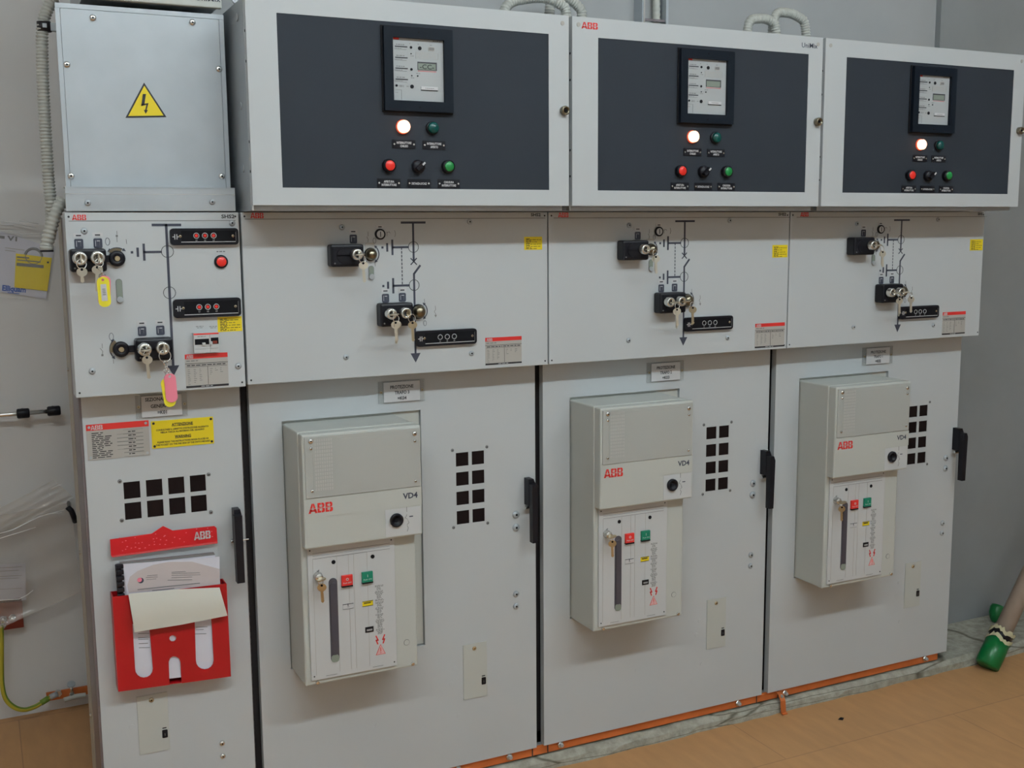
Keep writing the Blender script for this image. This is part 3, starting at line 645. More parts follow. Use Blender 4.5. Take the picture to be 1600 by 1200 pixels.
# mimic panel
mp = MB(); mp.box(-.3525, -.0030, YP, -.002, ZM-.003, ZT, WH, bev=.0015); mp = mp.build('mimic_panel', root)
pr = MB(); corner_dots(pr, -.3525, -.003, ZM-.003, ZT); pr.line([(-.345, 1.4615), (-.010, 1.4615)], .0013, YP, GT)
pr.logo(*rc(112, 335.5, 135, 344, YP), YP, RD, WH); a = q(356, 338, YP); pr.text('SHS2', a[0], a[1], YP-.0006, .0078, TX, w=.028, bold=.03)
pr.line([q(238, 351.5, YP), q(282, 351.5, YP)], .0055, YP, PR)
a = q(261, 351, YP); b = q(271, 577, YP); X = (a[0]+b[0])/2-.001
pr.line([(X, a[1]), (X, b[1])], .0052, YP, PR); b = q(272, 587, YP)[1]; pr.prism([(X-.0125, b+.022), (X+.0125, b+.022), (X, b)], YP-.0006, YP, PR)
for v in (393, 457.5):
    zc = q(263, v, YP)[1]; P = [(X+.0125*math.cos(t*math.pi/8), zc+.0125*math.sin(t*math.pi/8)) for t in range(17)]; pr.line(P, .0012, YP, TX)
earth(pr, q(225, 394, YP)[0], X-.0125, q(225, 394, YP)[1])
c1 = q(183, 404, YP); c2 = q(190, 545, YP); arcarrow(pr, c1[0], c1[1]-.002, .024, 128, 52); arcarrow(pr, c2[0]+.004, c2[1], .027, 222, 138)
a = q(168, 377.5, YP); oval(pr, a[0], a[1], .0042, .0075, .0009); a = q(174, 526, YP); oval(pr, a[0], a[1], .0042, .0075, .0009)
for pts in ([(182.5, 361), (182.8, 366)], [(182.7, 370), (183, 378)], [(197, 374), (198, 381)], [(177, 561), (177.5, 568)], [(159.5, 537), (160, 544)], [(156.5, 544), (160.5, 549), (159.8, 554)]): pr.line([q(u, v, YP) for u, v in pts], .0011, YP, GT)
for u, v in ((182.5, 368.5), (160, 555)): a = q(u, v, YP); pr.cyl((a[0], YP, a[1]), .003, .0006, GT, seg=4)
for (u, v), n in (((123.3, 381), 'A'), ((153, 380), 'B'), ((222, 517.5), 'C'), ((250.5, 516), 'D')): position_label(pr, *q(u, v, YP), n)
a = q(345, 393, YP); pr.greek(a[0]-.009, a[0]+.009, a[1], YP, .0016, TX, 3, .005)
for u in (312, 333): a = q(u, 510, YP); pr.greek(a[0]-.008, a[0]+.008, a[1], YP, .0014, GT, u, .004); pr.greek(a[0]-.006, a[0]+.006, a[1]-.003, YP, .0012, GT, u+1, .004)
pr.build('circuit_diagram', mp)
for u, v in ((131.5, 361), (362.5, 348.5), (144, 580), (372, 572)): s_ = MB(); screw(s_, u, v, YP, .0068, GV, .004); s_.build('screw', mp)
lock_box(mp, *rc(107.5, 389, 166.5, 424, YP-.017)); lock_box(mp, *rc(210, 529, 270, 561, YP-.017))
for i, (u, v) in enumerate(((125, 404), (152.5, 403), (226, 546), (254, 544))): a = q(u, v, YP-.045); lock_cyl(mp, a[0], a[1], r=.0135); LK[(9, i)] = (a[0], YP-.054, a[1])
for (u, v), g in (((183, 404), 1), ((189.5, 546), -1)):
    a = q(u, v, YP-.008); s_ = MB(); s_.lathe((a[0], YP, a[1]), [(.0165, 0), (.0165, .008), (.0145, .011), (.008, .0115), (.006, .009)], BK, seg=24); s_.cyl((a[0], YP-.0085, a[1]), .0055, .004, BS, seg=14)
    s_.box(a[0]+(-.026 if g > 0 else .010), a[0]+(-.010 if g > 0 else .030), YP-.008, YP-.001, a[1]-.007, a[1]+.007, BK)
    P = [(a[0]+(.0165+r_)*math.cos(math.radians(t)), a[1]+(.0165+r_)*math.sin(math.radians(t))) for r_, ts in ((0, range(60, 150, 15)), (.005, range(135, 45, -15))) for t in ts] if g > 0 else [(a[0]+(.0165+r_)*math.cos(math.radians(t)), a[1]+(.0165+r_)*math.sin(math.radians(t))) for r_, ts in ((0, range(120, 210, 15)), (.006, range(195, 105, -15))) for t in ts]
    s_.prism(P, YP-.004, YP, BZ); s_.build('operating_shaft_cover', mp)
slot(mp, *q(186.5, 454.5, YP), h=.050)
indicator(mp, *rc(265, 357, 372.5, 382, YP-.005), red=True); indicator(mp, *rc(270, 468, 376.5, 493, YP-.005), red=True)
a = q(346, 409, YP-.006); s_ = MB(); s_.lathe((a[0], YP, a[1]), [(.0145, 0), (.0145, .004), (.0125, .006)], BK, seg=22); s_.lathe((a[0], YP-.005, a[1]), [(.0105, 0), (.0105, .003), (.009, .0045)], RB, seg=22); s_.build('push_button', mp)
s_ = MB(); a = q(348.5, 438.5, YP); s_.cyl((a[0], YP, a[1]), .0135, .0006, WH, seg=22); s_.build('filler_cap', mp)
# modular breakers
x0, x1, z0, z1 = rc(301.5, 520.5, 342, 549.5, YP-.008); s_ = MB(); W = x1-x0; Hh = z1-z0; y = YP-.014; xm = x0+W*.64
s_.box(x0, xm-.0004, y, YP, z0, z1, PL); s_.box(xm+.0004, x1, y, YP, z0, z1, PL); s_.box(x0, x1, y-.0005, y, z1-Hh*.09, z1-Hh*.02, RD)
s_.box(x0+.002, xm-.002, y-.0008, y, z0+Hh*.42, z1-Hh*.30, BR); s_.box(xm+.002, x1-.001, y-.0008, y, z0+Hh*.42, z1-Hh*.26, BR); s_.box(xm+.006, x1-.004, y-.0012, y, z0+Hh*.44, z0+Hh*.58, CD)
s_.greek(x0+W*.15, x0+W*.5, z1-Hh*.18, y, .0015, GT, 2, .003); s_.line([(x0+.002, z0+Hh*.2), (x1-.002, z0+Hh*.2)], .0005, y, GT); s_.build('modular_breaker', mp)
s_ = MB(); s_.box(x0+W*.32, x0+W*.44, y-.006, y-.0008, z0+Hh*.40, z0+Hh*.52, PL); s_.box(x0+W*.62, x0+W*.72, y-.006, y-.0008, z0+Hh*.42, z0+Hh*.56, PL); s_.build('breaker_toggle', mp)
rating_label(mp, *rc(288.5, 554, 357.5, 602, YP), seed=33); yellow_label(mp, *rc(339.5, 495.5, 378.5, 517, YP), seed=44)

# ---------------------------------------------------------------- galvanised box over the narrow cabinet
Yg = -.03
root = thing('steel_box', 'bare galvanised steel box with a yellow high voltage triangle, above the narrow left cabinet', 'steel box', (-.17, .1, 1.48))
zb, zt = 1.4815, 1.894; xa, xb = -.3435, -.0105
MB().box(-.312, xb-.002, Yg+.004, .28, zb, zt, GV).build('housing', root)
c = MB(); c.box(xa+.009, xb-.010, Yg, Yg+.004, zb+.045, zt-.010, GV, bev=.0008); c.box(xa, xa+.0085, Yg+.001, Yg+.004, zb, zt, GV); c.box(xb-.0095, xb, Yg+.001, Yg+.004, zb, zt, GV); c.box(xa, xb, Yg, Yg+.004, zt-.0095, zt, GV); c = c.build('front_cover', root)
for u, v in ((145, 28), (300.5, 35), (104.5, 101), (342, 108), (111, 275), (346.5, 275.5)): s_ = MB(); screw(s_, u, v, Yg, .0068, ST, .004); s_.build('screw', c)
s_ = MB(); P = [q(225, 129, Yg), q(196, 184, Yg), q(260, 183, Yg)]; cx = sum(p[0] for p in P)/3; cz = sum(p[1] for p in P)/3
s_.prism(P, Yg-.001, Yg, TX); s_.prism([(cx+(a-cx)*.86, cz+(b-cz)*.86) for a, b in P], Yg-.0013, Yg-.001, YL)
s_.prism([q(223, 147, Yg), q(228, 147, Yg), q(225.5, 163, Yg), q(220.5, 166, Yg)], Yg-.0016, Yg-.0012, TX); s_.prism([q(220.5, 166, Yg), q(220.5, 163, Yg), q(232, 161, Yg), q(229.5, 163.5, Yg)], Yg-.0016, Yg-.0012, TX)
s_.prism([q(229, 161.5, Yg), q(231.8, 161.5, Yg), q(228.8, 173, Yg), q(226.5, 173, Yg)], Yg-.0016, Yg-.0012, TX); s_.prism([q(224.5, 172, Yg), q(231, 172, Yg), q(227.5, 178, Yg)], Yg-.0016, Yg-.0012, TX); s_.build('hazard_sign', c)
f = MB(); x0, x1, z0, z1 = rc(101, 292, 368.5, 331, -.067); f.box(x0, x1, -.067, -.0635, 1.4812, z1, GV, bev=.0006); f.box(x0, x1, -.067, Yg+.004, z1-.001, z1+.001, GV); f.box(x0, x1, -.0635, -.0, 1.4815, 1.483, GV)
f.line([(x0, z1-.0135), (x1, z1-.0135)], .0008, -.067, ST); f = f.build('lower_flange', root)
for u, v in ((137, 317), (331.5, 315.5)): s_ = MB(); screw(s_, u, v, -.067, .0062, GV, .004); s_.build('screw', f)

# box above it, only its lower edge in view
root = thing('control_box', 'beige control box cut off by the photo top, above the galvanised steel box', 'control box', (-.17, .1, 1.894))
xr = q(347, 13, -.040)[0]; zb = q(347, 13, -.040)[1]
MB().box(-.290, xr-.006, -.022, .26, zb+.003, zb+.42, GV).build('housing', root)
s_ = MB(); s_.box(-.345, xr, -.040, -.024, zb, zb+.43, WB, bev=.002); s_ = s_.build('door', root); t_ = MB(); a = q(325, -2, -.040); t_.text('UniMix', a[0], a[1], -.0406, .010, PR, w=.052, bold=.008); t_.build('lettering', s_)

# ---------------------------------------------------------------- three control boxes on top
mat_relay = mat('relay_navy_black', (.006, .010, .017), .5, spec=.15)
mat_frame = mat('relay_dark_frame', (.010, .010, .012), .5, spec=.15)
mat_face = mat('relay_face_grey', (.40, .42, .43), .5)
mat_lcdf = mat('lcd_bezel', (.06, .06, .07), .4)
BXL = ['dark-fronted control box beside the steel box, its relay display showing digits', 'dark-fronted control box in the middle, red emblem at its top left corner', 'rightmost dark-fronted control box, above the cabinet by the wall']
def plate_screws(mb, x0, x1, z, y): 
    for x in (x0, x1): mb.cyl((x, y, z), .0022, .001, ST, seg=8)
for k in range(3):
    OX[0] = .75*k
    root = thing('control_box', BXL[k], 'control box', (.375, .04, 1.48), 'control boxes with dark front panels')
    x0, x1, zb, zt = .0015, .7425, 1.4913, 1.9217
    h = MB(); h.box(.006, .736, -.160, .25, 1.4805, 1.912, GV); h.box(.004, .007, -.164, -.150, 1.4805, 1.915, ST); h = h.build('housing', root)
    for z in (1.57, 1.70, 1.88): s_ = MB(); s_.cyl((.0055, -.09, z), .008, .002, GV, axis=(-1, 0, 0), seg=14); s_.build('screw', h)
    OXs = OX[0]; D = DK[k]
    gx0, gx1, gz0, gz1 = .0645+D, .6905+D, 1.5275, 1.8780
    if k == 2: gx0 -= .004; gx1 -= .006
    d = MB(); d.slab(x0, x1, YB, YB+.0195, zb, zt, [(gx0, gx1, gz0, gz1)], WB if False else WH); d = d.build('door', root)
    MB().box(gx0, gx1, YB+.0012, YB+.010, gz0, gz1, SL).build('dark_panel', d)
    for x, z in ((.018, 1.904), (.726, 1.904)): MB().cyl((x, YB, z), .005, .001, LT, seg=14).build('filler_cap', d)
    for z in (1.56, 1.62, 1.78, 1.84): MB().cyl((x0, YB+.010, z), .003, .0008, TX, axis=(-1, 0, 0), seg=8).build('hinge_pin', d)
    s_ = MB(); s_.lathe((.729, YB, 1.7085), [(.0105, 0), (.0105, .010), (.009, .013), (.0065, .013), (.006, .008)], BZ, seg=20); s_.box(.7265, .7315, YB-.0125, YB-.008, 1.706, 1.711, BR); s_.build('door_lock', d)
    if k == 1:
        s_ = MB(); OX[0] = 0; s_.logo(*rc(908.5, 34, 934, 46.5, YB), YB, RD, WH); s_.build('emblem', d); s_ = MB(); a = q(1265, 71, YB); s_.text('UniMix', a[0], a[1], YB-.0006, .0125, PR, w=.052, bold=.008); OX[0] = OXs; s_.build('lettering', d)
    OX[0] = OXs+D; yd = YB+.0012
    # protection relay
    rx0, rx1, rz0, rz1 = .2895, .4475, 1.4805+.2115, 1.4805+.3865
    r = MB(); r.box(rx0-.003, rx1+.003, yd-.004, yd, rz0-.003, rz1+.003, mat_frame, bev=.001); r.slab(rx0, rx1, yd-.014, yd-.004, rz0, rz1, [(rx0+.020, rx1-.020, rz0+.022, rz1-.022)], mat_relay)
    for x, z in (((rx0+rx1)/2, rz1-.009), ((rx0+rx1)/2, rz0+.009)): r.cyl((x, yd-.014, z), .002, .0006, BR, seg=8)
    r = r.build('protection_relay', root)
    fx0, fx1, fz0, fz1 = rx0+.020, rx1-.020, rz0+.022, rz1-.022; W, Hh = fx1-fx0, fz1-fz0; y = yd-.006
    f = MB(); f.box(fx0, fx1, y, y+.003, fz0, fz1, mat_face); U = lambda a, b: (fx0+W*a, fz0+Hh*b)
    f.box(fx0+W*.03, fx0+W*.14, y-.0004, y, fz1-Hh*.03, fz1+.000, RD); f.greek(*[fx0+W*t for t in (.8, .97)], fz1-Hh*.015, y, .0016, TX, 4, .004)
    for b in (.865, .69, .52, .345):
        f.box(fx0+W*.06, fx0+W*.30, y-.0005, y, fz0+Hh*b-.0013, fz0+Hh*b+.0008, TX); f.greek(fx0+W*.08, fx0+W*.24, fz0+Hh*(b+.03), y, .0018, GT, int(b*99), .004)
        f.line([U(.05, b-.045), U(.28, b-.045)], .0006, y, GT); f.greek(fx0+W*.05, fx0+W*.2, fz0+Hh*(b-.03), y, .001, GT, int(b*90), .004)
    for a, b, rr_ in ((.37, .86, .0028), (.54, .855, .0042), (.37, .51, .0028), (.375, .235, .0042), (.075, .24, .0026), (.37, .76, .0013), (.375, .41, .0013), (.49, .41, .0016)):
        x, z = U(a, b); f.cyl((x, y, z), rr_, .0012, BK, seg=14)
    for a, b, w_ in ((.50, .92, .05), (.34, .92, .03), (.74, .915, .05), (.36, .725, .06), (.36, .375, .06), (.46, .45, .08), (.13, .245, .1), (.13, .225, .1), (.27, .235, .05)): f.greek(fx0+W*a, fx0+W*(a+w_), fz0+Hh*b, y, .0012, GT, int(a*100+b*10), .004)
    x, z = U(.77, .855); f.rrect(x-.0075, x+.0075, z-.0045, z+.0045, .0025, y-.001, y, LT); f.rrect(x-.006, x+.006, z-.003, z+.003, .002, y-.0014, y-.001, GT)
    f.line([U(.46, .79), U(.90, .79), U(.90, .69), U(.46, .69), U(.46, .79)], .0004, y, LT)
    for i in range(4): f.greek(fx0+W*.48, fx0+W*.86, fz0+Hh*(.775-.02*i), y, .0008, LT, i+7, .005)
    f.line([U(.50, .49), U(.86, .49)], .0008, y, RD); f.line([U(.06, .175), U(.17, .175), U(.17, .02)], .0005, y, GT); f.greek(fx0+W*.05, fx0+W*.1, fz0+Hh*.13, y, .001, GT, 1, .003)
    f = f.build('relay_faceplate', r)
    l = MB(); l.box(fx0+W*.49, fx0+W*.87, y-.001, y, fz0+Hh*.51, fz0+Hh*.64, mat_lcdf); l.box(fx0+W*.50, fx0+W*.845, y-.0014, y-.001, fz0+Hh*.515, fz0+Hh*.615, LC)
    if k == 0: l.text('-CC-', fx0+W*.67, fz0+Hh*.565, y-.0016, Hh*.075, TX, w=W*.28)
    l.build('lcd_display', r)
    l = MB(); l.box(fx0+W*.55, fx0+W*.88, y-.002, y, fz0+Hh*.19, fz0+Hh*.245, LW, bev=.0005); l.box(fx0+W*.55, fx0+W*.88, y-.0015, y, fz0+Hh*.18, fz0+Hh*.19, BR); l.greek(fx0+W*.63, fx0+W*.80, fz0+Hh*.218, y-.002, .0012, GT, 3, .003); l.build('relay_label', r)
    # lamps, buttons and legends (legend centres measured)
    def at(u, v): a = q(u, v, yd-.012); return a
    def legend(x, z, lines, y_=yd):
        b = MB(); b.box(x-.0265, x+.0265, y_-.0015, y_, z-.0092, z+.0092, BK); plate_screws(b, x-.0225, x+.0225, z, y_-.0015)
        for st, dz, w_ in lines: b.text(st, x, z+dz, y_-.0018, .0048, LW, w=w_, bold=.03)
        b.build('legend_plate', root)
    (x, z) = at(632, 197.5); b = MB(); b.lathe((x, yd, z), [(.0155, 0), (.0155, .003), (.0145, .004)], LRIM, seg=26); b.lathe((x, yd-.004, z), [(.0135, 0), (.0135, .008), (.011, .011), (.006, .0125), (0, .013)], LAMP, seg=26); b.build('lit_indicator_lamp', root)
    (x, z) = at(678, 199.5); b = MB(); b.lathe((x, yd, z), [(.0145, 0), (.0145, .005), (.0135, .006)], BK, seg=26); b.lathe((x, yd-.005, z), [(.0125, 0), (.0125, .007), (.010, .010), (0, .0115)], GD, seg=26); b.build('green_indicator_lamp', root)
    for u, v, m, nm in ((609.5, 258.5, RB, 'red_push_button'), (702, 260, GB, 'green_push_button')):
        (x, z) = at(u, v); b = MB(); b.lathe((x, yd, z), [(.0145, 0), (.0145, .010), (.0135, .013)], BK, seg=26); b.lathe((x, yd-.011, z), [(.0108, 0), (.0108, .003), (.0098, .0042)], m, seg=26); b.build(nm, root)
    (x, z) = at(655.5, 260); b = MB(); b.lathe((x, yd, z), [(.0145, 0), (.0145, .009), (.0125, .013)], BK, seg=26)
    ang = math.radians(42); ca, sa = math.cos(ang), math.sin(ang)
    b.prism([(x+ca*a-sa*c_, z+sa*a+ca*c_) for a, c_ in ((-.011, -.004), (.011, -.004), (.0125, 0), (.011, .004), (-.011, .004))], yd-.024, yd-.011, BK)
    b.prism([(x+ca*a-sa*c_, z+sa*a+ca*c_) for a, c_ in ((.004, -.002), (.0118, -.002), (.0118, .002), (.004, .002))], yd-.0246, yd-.024, LW); b.build('selector_switch', root)
    legend(*q(631, 225.5, yd), [('INTERRUTTORE', .0032, .034), ('CHIUSO', -.0038, .018)]); legend(*q(678, 227, yd), [('INTERRUTTORE', .0032, .034), ('APERTO', -.0038, .018)])
    legend(*q(607.5, 286, yd), [('APERTURA', .0032, .024), ('INTERRUTTORE', -.0038, .034)]); legend(*q(654.5, 286.5, yd), [('DISTANZA-LOCALE', -.0003, .035)]); legend(*q(701, 287, yd), [('CHIUSURA', .0032, .024), ('INTERRUTTORE', -.0038, .034)])
OX[0] = 0
EXPO = -0.20
# ---------------------------------------------------------------- keys
def key_outline(L=.052, b=.012):
    P = [(b*.95*math.sin(t*2*math.pi/14), -b+b*.9*math.cos(t*2*math.pi/14)+0) for t in range(0, 14)]
    P = [p for p in P if not (abs(p[0]) < .0035 and p[1] < -b)]
    return P
def hanging_key(mb, x, y, z, L=.050, ang=0, m=NK, turn=0.0, b=.0105):
    # z = hole at the top of the bow; the key hangs down, blade below
    c, s = math.cos(ang), math.sin(ang); ct, st_ = math.cos(turn), math.sin(turn); o = len(mb.v)
    def R(a, h, d): a2, h2 = a*c-h*s, a*s+h*c; return (x+a2*ct-d*st_, y+a2*st_+d*ct, z+h2)
    bow = [(b*math.cos(t), -b*.75+b*.85*math.sin(t)) for t in [math.radians(v) for v in range(0, 360, 24)]]
    def ext(P, d0, d1):
        n = len(P); vs = [R(a, h, d0) for a, h in P]+[R(a, h, d1) for a, h in P]
        mb.add(vs, [tuple(range(n)), tuple(range(2*n-1, n-1, -1))]+[(i, i+n, (i+1) % n+n, (i+1) % n) for i in range(n)], m)
    ext(bow, -.0011, .0011)
    w = .0036; t0 = -b*1.5; pts = [(-w, t0), (-w, -L+.003), (0, -L), (w, -L+.004)]; n = 6
    for i in range(n): h = -L+.006+(L+t0-.010)*i/n; pts += [(w, h), (w*.45, h+.0025)]
    pts.append((w, t0)); ext(pts, -.0009, .0009)
    hole = [(.0028*math.cos(t), -.003+.0028*math.sin(t)) for t in [math.radians(v) for v in range(0, 360, 45)]]
    n = len(hole); mb.add([R(a, h, -.0013) for a, h in hole], [tuple(range(n))], BR)
def inserted_key(mb, x, y, z, ang, m=NK, L=.022):     # bow sticking out of the lock towards the room, seen on edge
    c, s = math.cos(ang), math.sin(ang); b = .010
    def R(a, d, t): return (x+a*c-t*s, y-d, z+a*s+t*c)
    P = [(-.0035, 0), (.0035, 0), (.0035, .006), (b, .009), (b, .018), (b*.5, L), (-b*.5, L), (-b, .018), (-b, .009), (-.0035, .006)]
    n = len(P); vs = [R(a, d, -.0011) for a, d in P]+[R(a, d, .0011) for a, d in P]
    mb.add(vs, [tuple(range(n)), tuple(range(2*n-1, n-1, -1))]+[(i, i+n, (i+1) % n+n, (i+1) % n) for i in range(n)], m)
def bunch(lk, label, hang=((0, 0, .05),), ang=math.radians(90), tags=(), ringR=.010, m=NK, rx=0.0, group=None, out=.018):
    x, y, z = LK[lk]; OX[0] = 0
    root = thing('key_bunch', label, 'keys', (x, y-.010, z), group)
    k = MB(); inserted_key(k, x, y+.0005, z, ang, m); k.build('key', root)
    ry = y-out; cz = z-ringR-.001; cx = x+rx
    if ang == 0: cz = z-ringR+.0005
    r = MB(); r.ring((cx, ry, cz), ringR, .0009, ST, nrm=(.25, -1, .1)); r.build('key_ring', root)
    for i, (dx, an, L) in enumerate(hang):
        h = MB(); hanging_key(h, cx+dx, ry+.0025*(i-.5), cz-ringR+.002, L, an, m, turn=.25*(1 if i % 2 else -1)); h.build('key', root)
    for j, (dx, drop, mt, txt, an) in enumerate(tags):
        yy = ry-.002-.003*j; zt = cz-ringR-drop; xx = cx+dx
        ch = MB(); n = max(2, int(drop/.007)+1)
        for i in range(n): ch.ring((cx+dx*(i+.5)/n, yy+.001, cz-ringR-(drop+.006)*(i+.3)/n), .0042, .0007, ST, nrm=(1, 0, 0) if i % 2 else (.3, -1, 0), seg=10)
        ch.build('chain', root)
        t = MB(); W, Hh = .0235, .060; c_, s_ = math.cos(an), math.sin(an)
        def T(P): return [(xx+a*c_-b*s_, zt+a*s_+b*c_) for a, b in P]
        hole = T([(.003*math.cos(math.radians(v)), -.006+.003*math.sin(math.radians(v))) for v in range(0, 360, 45)])
        t.prism(T(rr(-W/2, W/2, -Hh, 0, .0105, 5)), yy-.003, yy, mt, holes=[hole])
        if txt:
            t.prism(T(rr(-W*.24, W*.24, -Hh*.80, -Hh*.24, .001, 1)), yy-.0035, yy-.003, LW)
            for i in range(4): t.prism(T([(-.003, -Hh*(.40+.06*i)), (.003, -Hh*(.40+.06*i)), (.003, -Hh*(.415+.06*i)), (-.003, -Hh*(.415+.06*i))]), yy-.0038, yy-.0035, TX)
        t.build('key_tag', root)
P9 = math.pi/2
bunch((9, 0), 'key with plain steel ring in the upper left lock of the narrow left cabinet', ((0, 0, .030),), ang=P9, ringR=.0095)
bunch((9, 1), 'keys with yellow tag hanging from the second upper lock of the narrow cabinet', ((-.004, -.06, .052),), ang=P9, tags=((.008, .018, PK, False, -.06), (.004, .020, YT, True, .03)), ringR=.008)
bunch((9, 2), 'single hanging key in the left one of the lower locks of the narrow cabinet', ((0, .05, .048),), ang=0.1, ringR=.006)
bunch((9, 3), 'keys with pink and yellow tags on a ring, lower right lock of the narrow cabinet', (), ang=P9, tags=((-.001, .034, YT, False, .12), (.006, .024, PK, False, .05)), ringR=.0125)
NM = ['cabinet next to the document holder', 'middle wide cabinet', 'rightmost cabinet']
for k in range(3):
    bunch((k, 0), ['one hanging key in the single upper lock of the leftmost wide cabinet', 'two pale hanging keys in the single upper lock of the middle wide cabinet', 'dark and pale hanging keys in the single upper lock of the rightmost cabinet'][k], ((.001, .05, .046), (.003, -.03, .040))[:1 if k == 0 else 2], ang=.12, ringR=.0085, rx=(.004, .014, .010)[k])
    bunch((k, 1), 'pale keys in the left one of the paired locks, %s' % ['wide cabinet beside the narrow one', 'middle wide cabinet', 'rightmost cabinet by the side wall'][k], ((-.002, .06, .046), (.004, -.10, .052)), ang=.10, ringR=.008, rx=(.002, .005, .006)[k])
    bunch((k, 2), ['brassy key on a ring, right one of the paired locks, leftmost wide cabinet', 'brown brass key in the right one of the paired locks, middle wide cabinet', 'pale key in the right one of the paired locks, rightmost cabinet'][k], ((.001, .03, .046),), ang=P9 if k == 0 else .1, ringR=.0095 if k == 0 else .007, rx=(.005, .016, .013)[k], m=NK if k == 2 else BS)
    bunch((k, 3), 'small brass keys in the front lock of the %s' % ['leftmost circuit breaker', 'middle circuit breaker', 'rightmost circuit breaker'][k], ((.002, .03, .044),), ang=.2, ringR=.006, rx=(-.001, -.001, -.004)[k], m=BS, out=.010)

# ---------------------------------------------------------------- red document holder and its papers
OX[0] = 0; yh = -.042
root = thing('document_holder', 'red plastic document holder fixed to the narrow cabinet door, full of papers', 'document holder', (-.22, -.02, .30))
K = lambda *p: [q(u, v, yh) for u, v in p]
def arc_slot(u0, v0, u1, v1, w0, w1):       # slot between (u0,v0) top centre and (u1,v1) bottom centre, pixel half widths
    P = [(u0-w0, v0), (u1-w1, v1-w1)]
    for t in range(1, 8): a = math.pi-math.pi*t/8; P.append((u1+w1*math.cos(a), v1-w1+w1*math.sin(a)))
    return P+[(u1+w1, v1-w1), (u0+w0, v0)]
outer = [(175.5, 933), (354, 912), (361, 1057), (185, 1081)]
h1 = arc_slot(220, 975, 225, 1059, 13, 14); h2 = arc_slot(317, 960, 320, 1046, 13, 14)
h3 = [(264, 1071), (263.5, 1034), (266, 1028), (270, 1025.5), (275, 1026), (280, 1029), (282, 1034), (284, 1062)]
# notch opens at the lower edge
out2 = [(175.5, 933), (354, 912), (361, 1057), (283.8, 1067.6)]+h3[::-1][0:0]+[(282, 1034), (280, 1029), (275, 1026), (270, 1025.5), (266, 1028), (263.5, 1034), (265, 1070.1)]+[(185, 1081)]
hole = [(264.5+5.5+5.5*math.cos(t*math.pi/5), 997.5+5*math.sin(t*math.pi/5)) for t in range(10)]
s_ = MB(); s_.prism(K(*out2), yh, yh+.002, RH, holes=[K(*h1), K(*h2), K(*hole)]); s_.build('front_pocket', root)
s_ = MB()
A, B, Cc, D = [q(*p, yh) for p in outer]
def wall(p, r_, y0=yh+.002, y1=-.0015, t=.002):
    dx, dz = r_[0]-p[0], r_[1]-p[1]; L = math.hypot(dx, dz); nx, nz = -dz/L*t, dx/L*t
    s_.prism([p, r_, (r_[0]+nx, r_[1]+nz), (p[0]+nx, p[1]+nz)], y0, y1, RH)
wall(A, D); wall(D, Cc); wall(Cc, B); s_.prism([A, B, Cc, D], -.0025, -.0008, RH); s_.build('pocket_back', root)
s_ = MB(); yb_ = -.012; G = lambda *p: [q(u, v, yb_) for u, v in p]
s_.prism(G((172, 843), (237, 834), (255, 822), (270, 829), (335, 822), (338.5, 825), (340, 849), (176, 871), (173.5, 868)), yb_, yb_+.002, RH2)
rn_ = random.Random(8)
for i in range(46):
    t_ = rn_.random(); a = q(182+150*t_, 862-19*t_-22*rn_.random(), yb_-.0004); s_.box(a[0]-.0012*rn_.uniform(.5, 1.6), a[0]+.0012, yb_-.0008, yb_, a[1]-.0006, a[1]+.0006, PK)
zs = q(316, 839, yb_)
s_.logo(q(303, 839, yb_)[0], q(329, 837, yb_)[0], q(303, 844, yb_)[1], q(303, 831.5, yb_)[1], yb_-.0009, LW, RH2, shear=-.0)
s_.build('header_card', root)
s_ = MB(); nv = []; n = 14; mrows = 10
for j in range(mrows+1):
    for i in range(n+1):
        a = i/n; b = j/mrows; u = (176+164*a); v = (868-22*a)+(78*b); yy = yb_-.004-.012*math.sin(b*2.2)-.004*math.sin(9*a+5*b)*math.cos(7*b); x, z = q(u, v, yy); nv.append((x, yy, z))
s_.add(nv, [(j*(n+1)+i, j*(n+1)+i+1, (j+1)*(n+1)+i+1, (j+1)*(n+1)+i) for j in range(5) for i in range(n)], BAG, True); s_.build('clear_bag', root)

root = thing('booklet', 'comb-bound white booklet with a peach cover arc, standing in the red document holder', 'booklet', (-.24, -.03, .33))
y = -.030; G = lambda *p: [q(u, v, y) for u, v in p]
s_ = MB(); s_.prism(G((188, 882), (336, 866), (338, 905), (345, 1035), (200, 1055)), y, y+.010, PW); s_.prism(G((188, 880), (335, 864.5), (336, 867), (188, 882.5)), y-.001, y+.012, GT); s_.build('pages', root)
s_ = MB()
for i in range(6):
    v = 885+i*9.2; a = q(189, v, y-.004); s_.box(a[0]-.010+.0006*i, a[0]+.005+.0006*i, y-.008, y+.002, a[1]-.0045, a[1]+.0045, BK, bev=.0015)
a = q(186, 882, y); b = q(191, 934, y); s_.tube([(a[0]-.002, y+.002, a[1]), (b[0]-.003, y+.002, b[1])], .0065, BK, 10); s_.build('comb_binding', root)
s_ = MB(); yc = y-.0035; G = lambda *p: [q(u, v, yc) for u, v in p]
s_.prism(G((192, 881.5), (343, 870), (343.5, 905), (345, 925), (202, 960)), yc, yc+.001, PW)
s_.prism(G((199, 915), (203, 901), (215, 892), (240, 882.5), (262, 878), (300, 877.5), (343, 889), (343.5, 914), (290, 918), (201, 926)), yc-.0004, yc, PA)
a = q(220, 907, yc); s_.cyl((a[0], yc-.0004, a[1]), .0062, .0004, PR, seg=16); s_.cyl((a[0]-.0025, yc-.0008, a[1]+.002), .005, .0003, PK, seg=14)
rows = [(230, 246, 899.5), (228, 246, 902.5), (229, 244, 905.5), (268, 312, 896), (268, 313, 899), (268, 300, 902.5), (262, 300, 906.5), (268, 290, 894)]
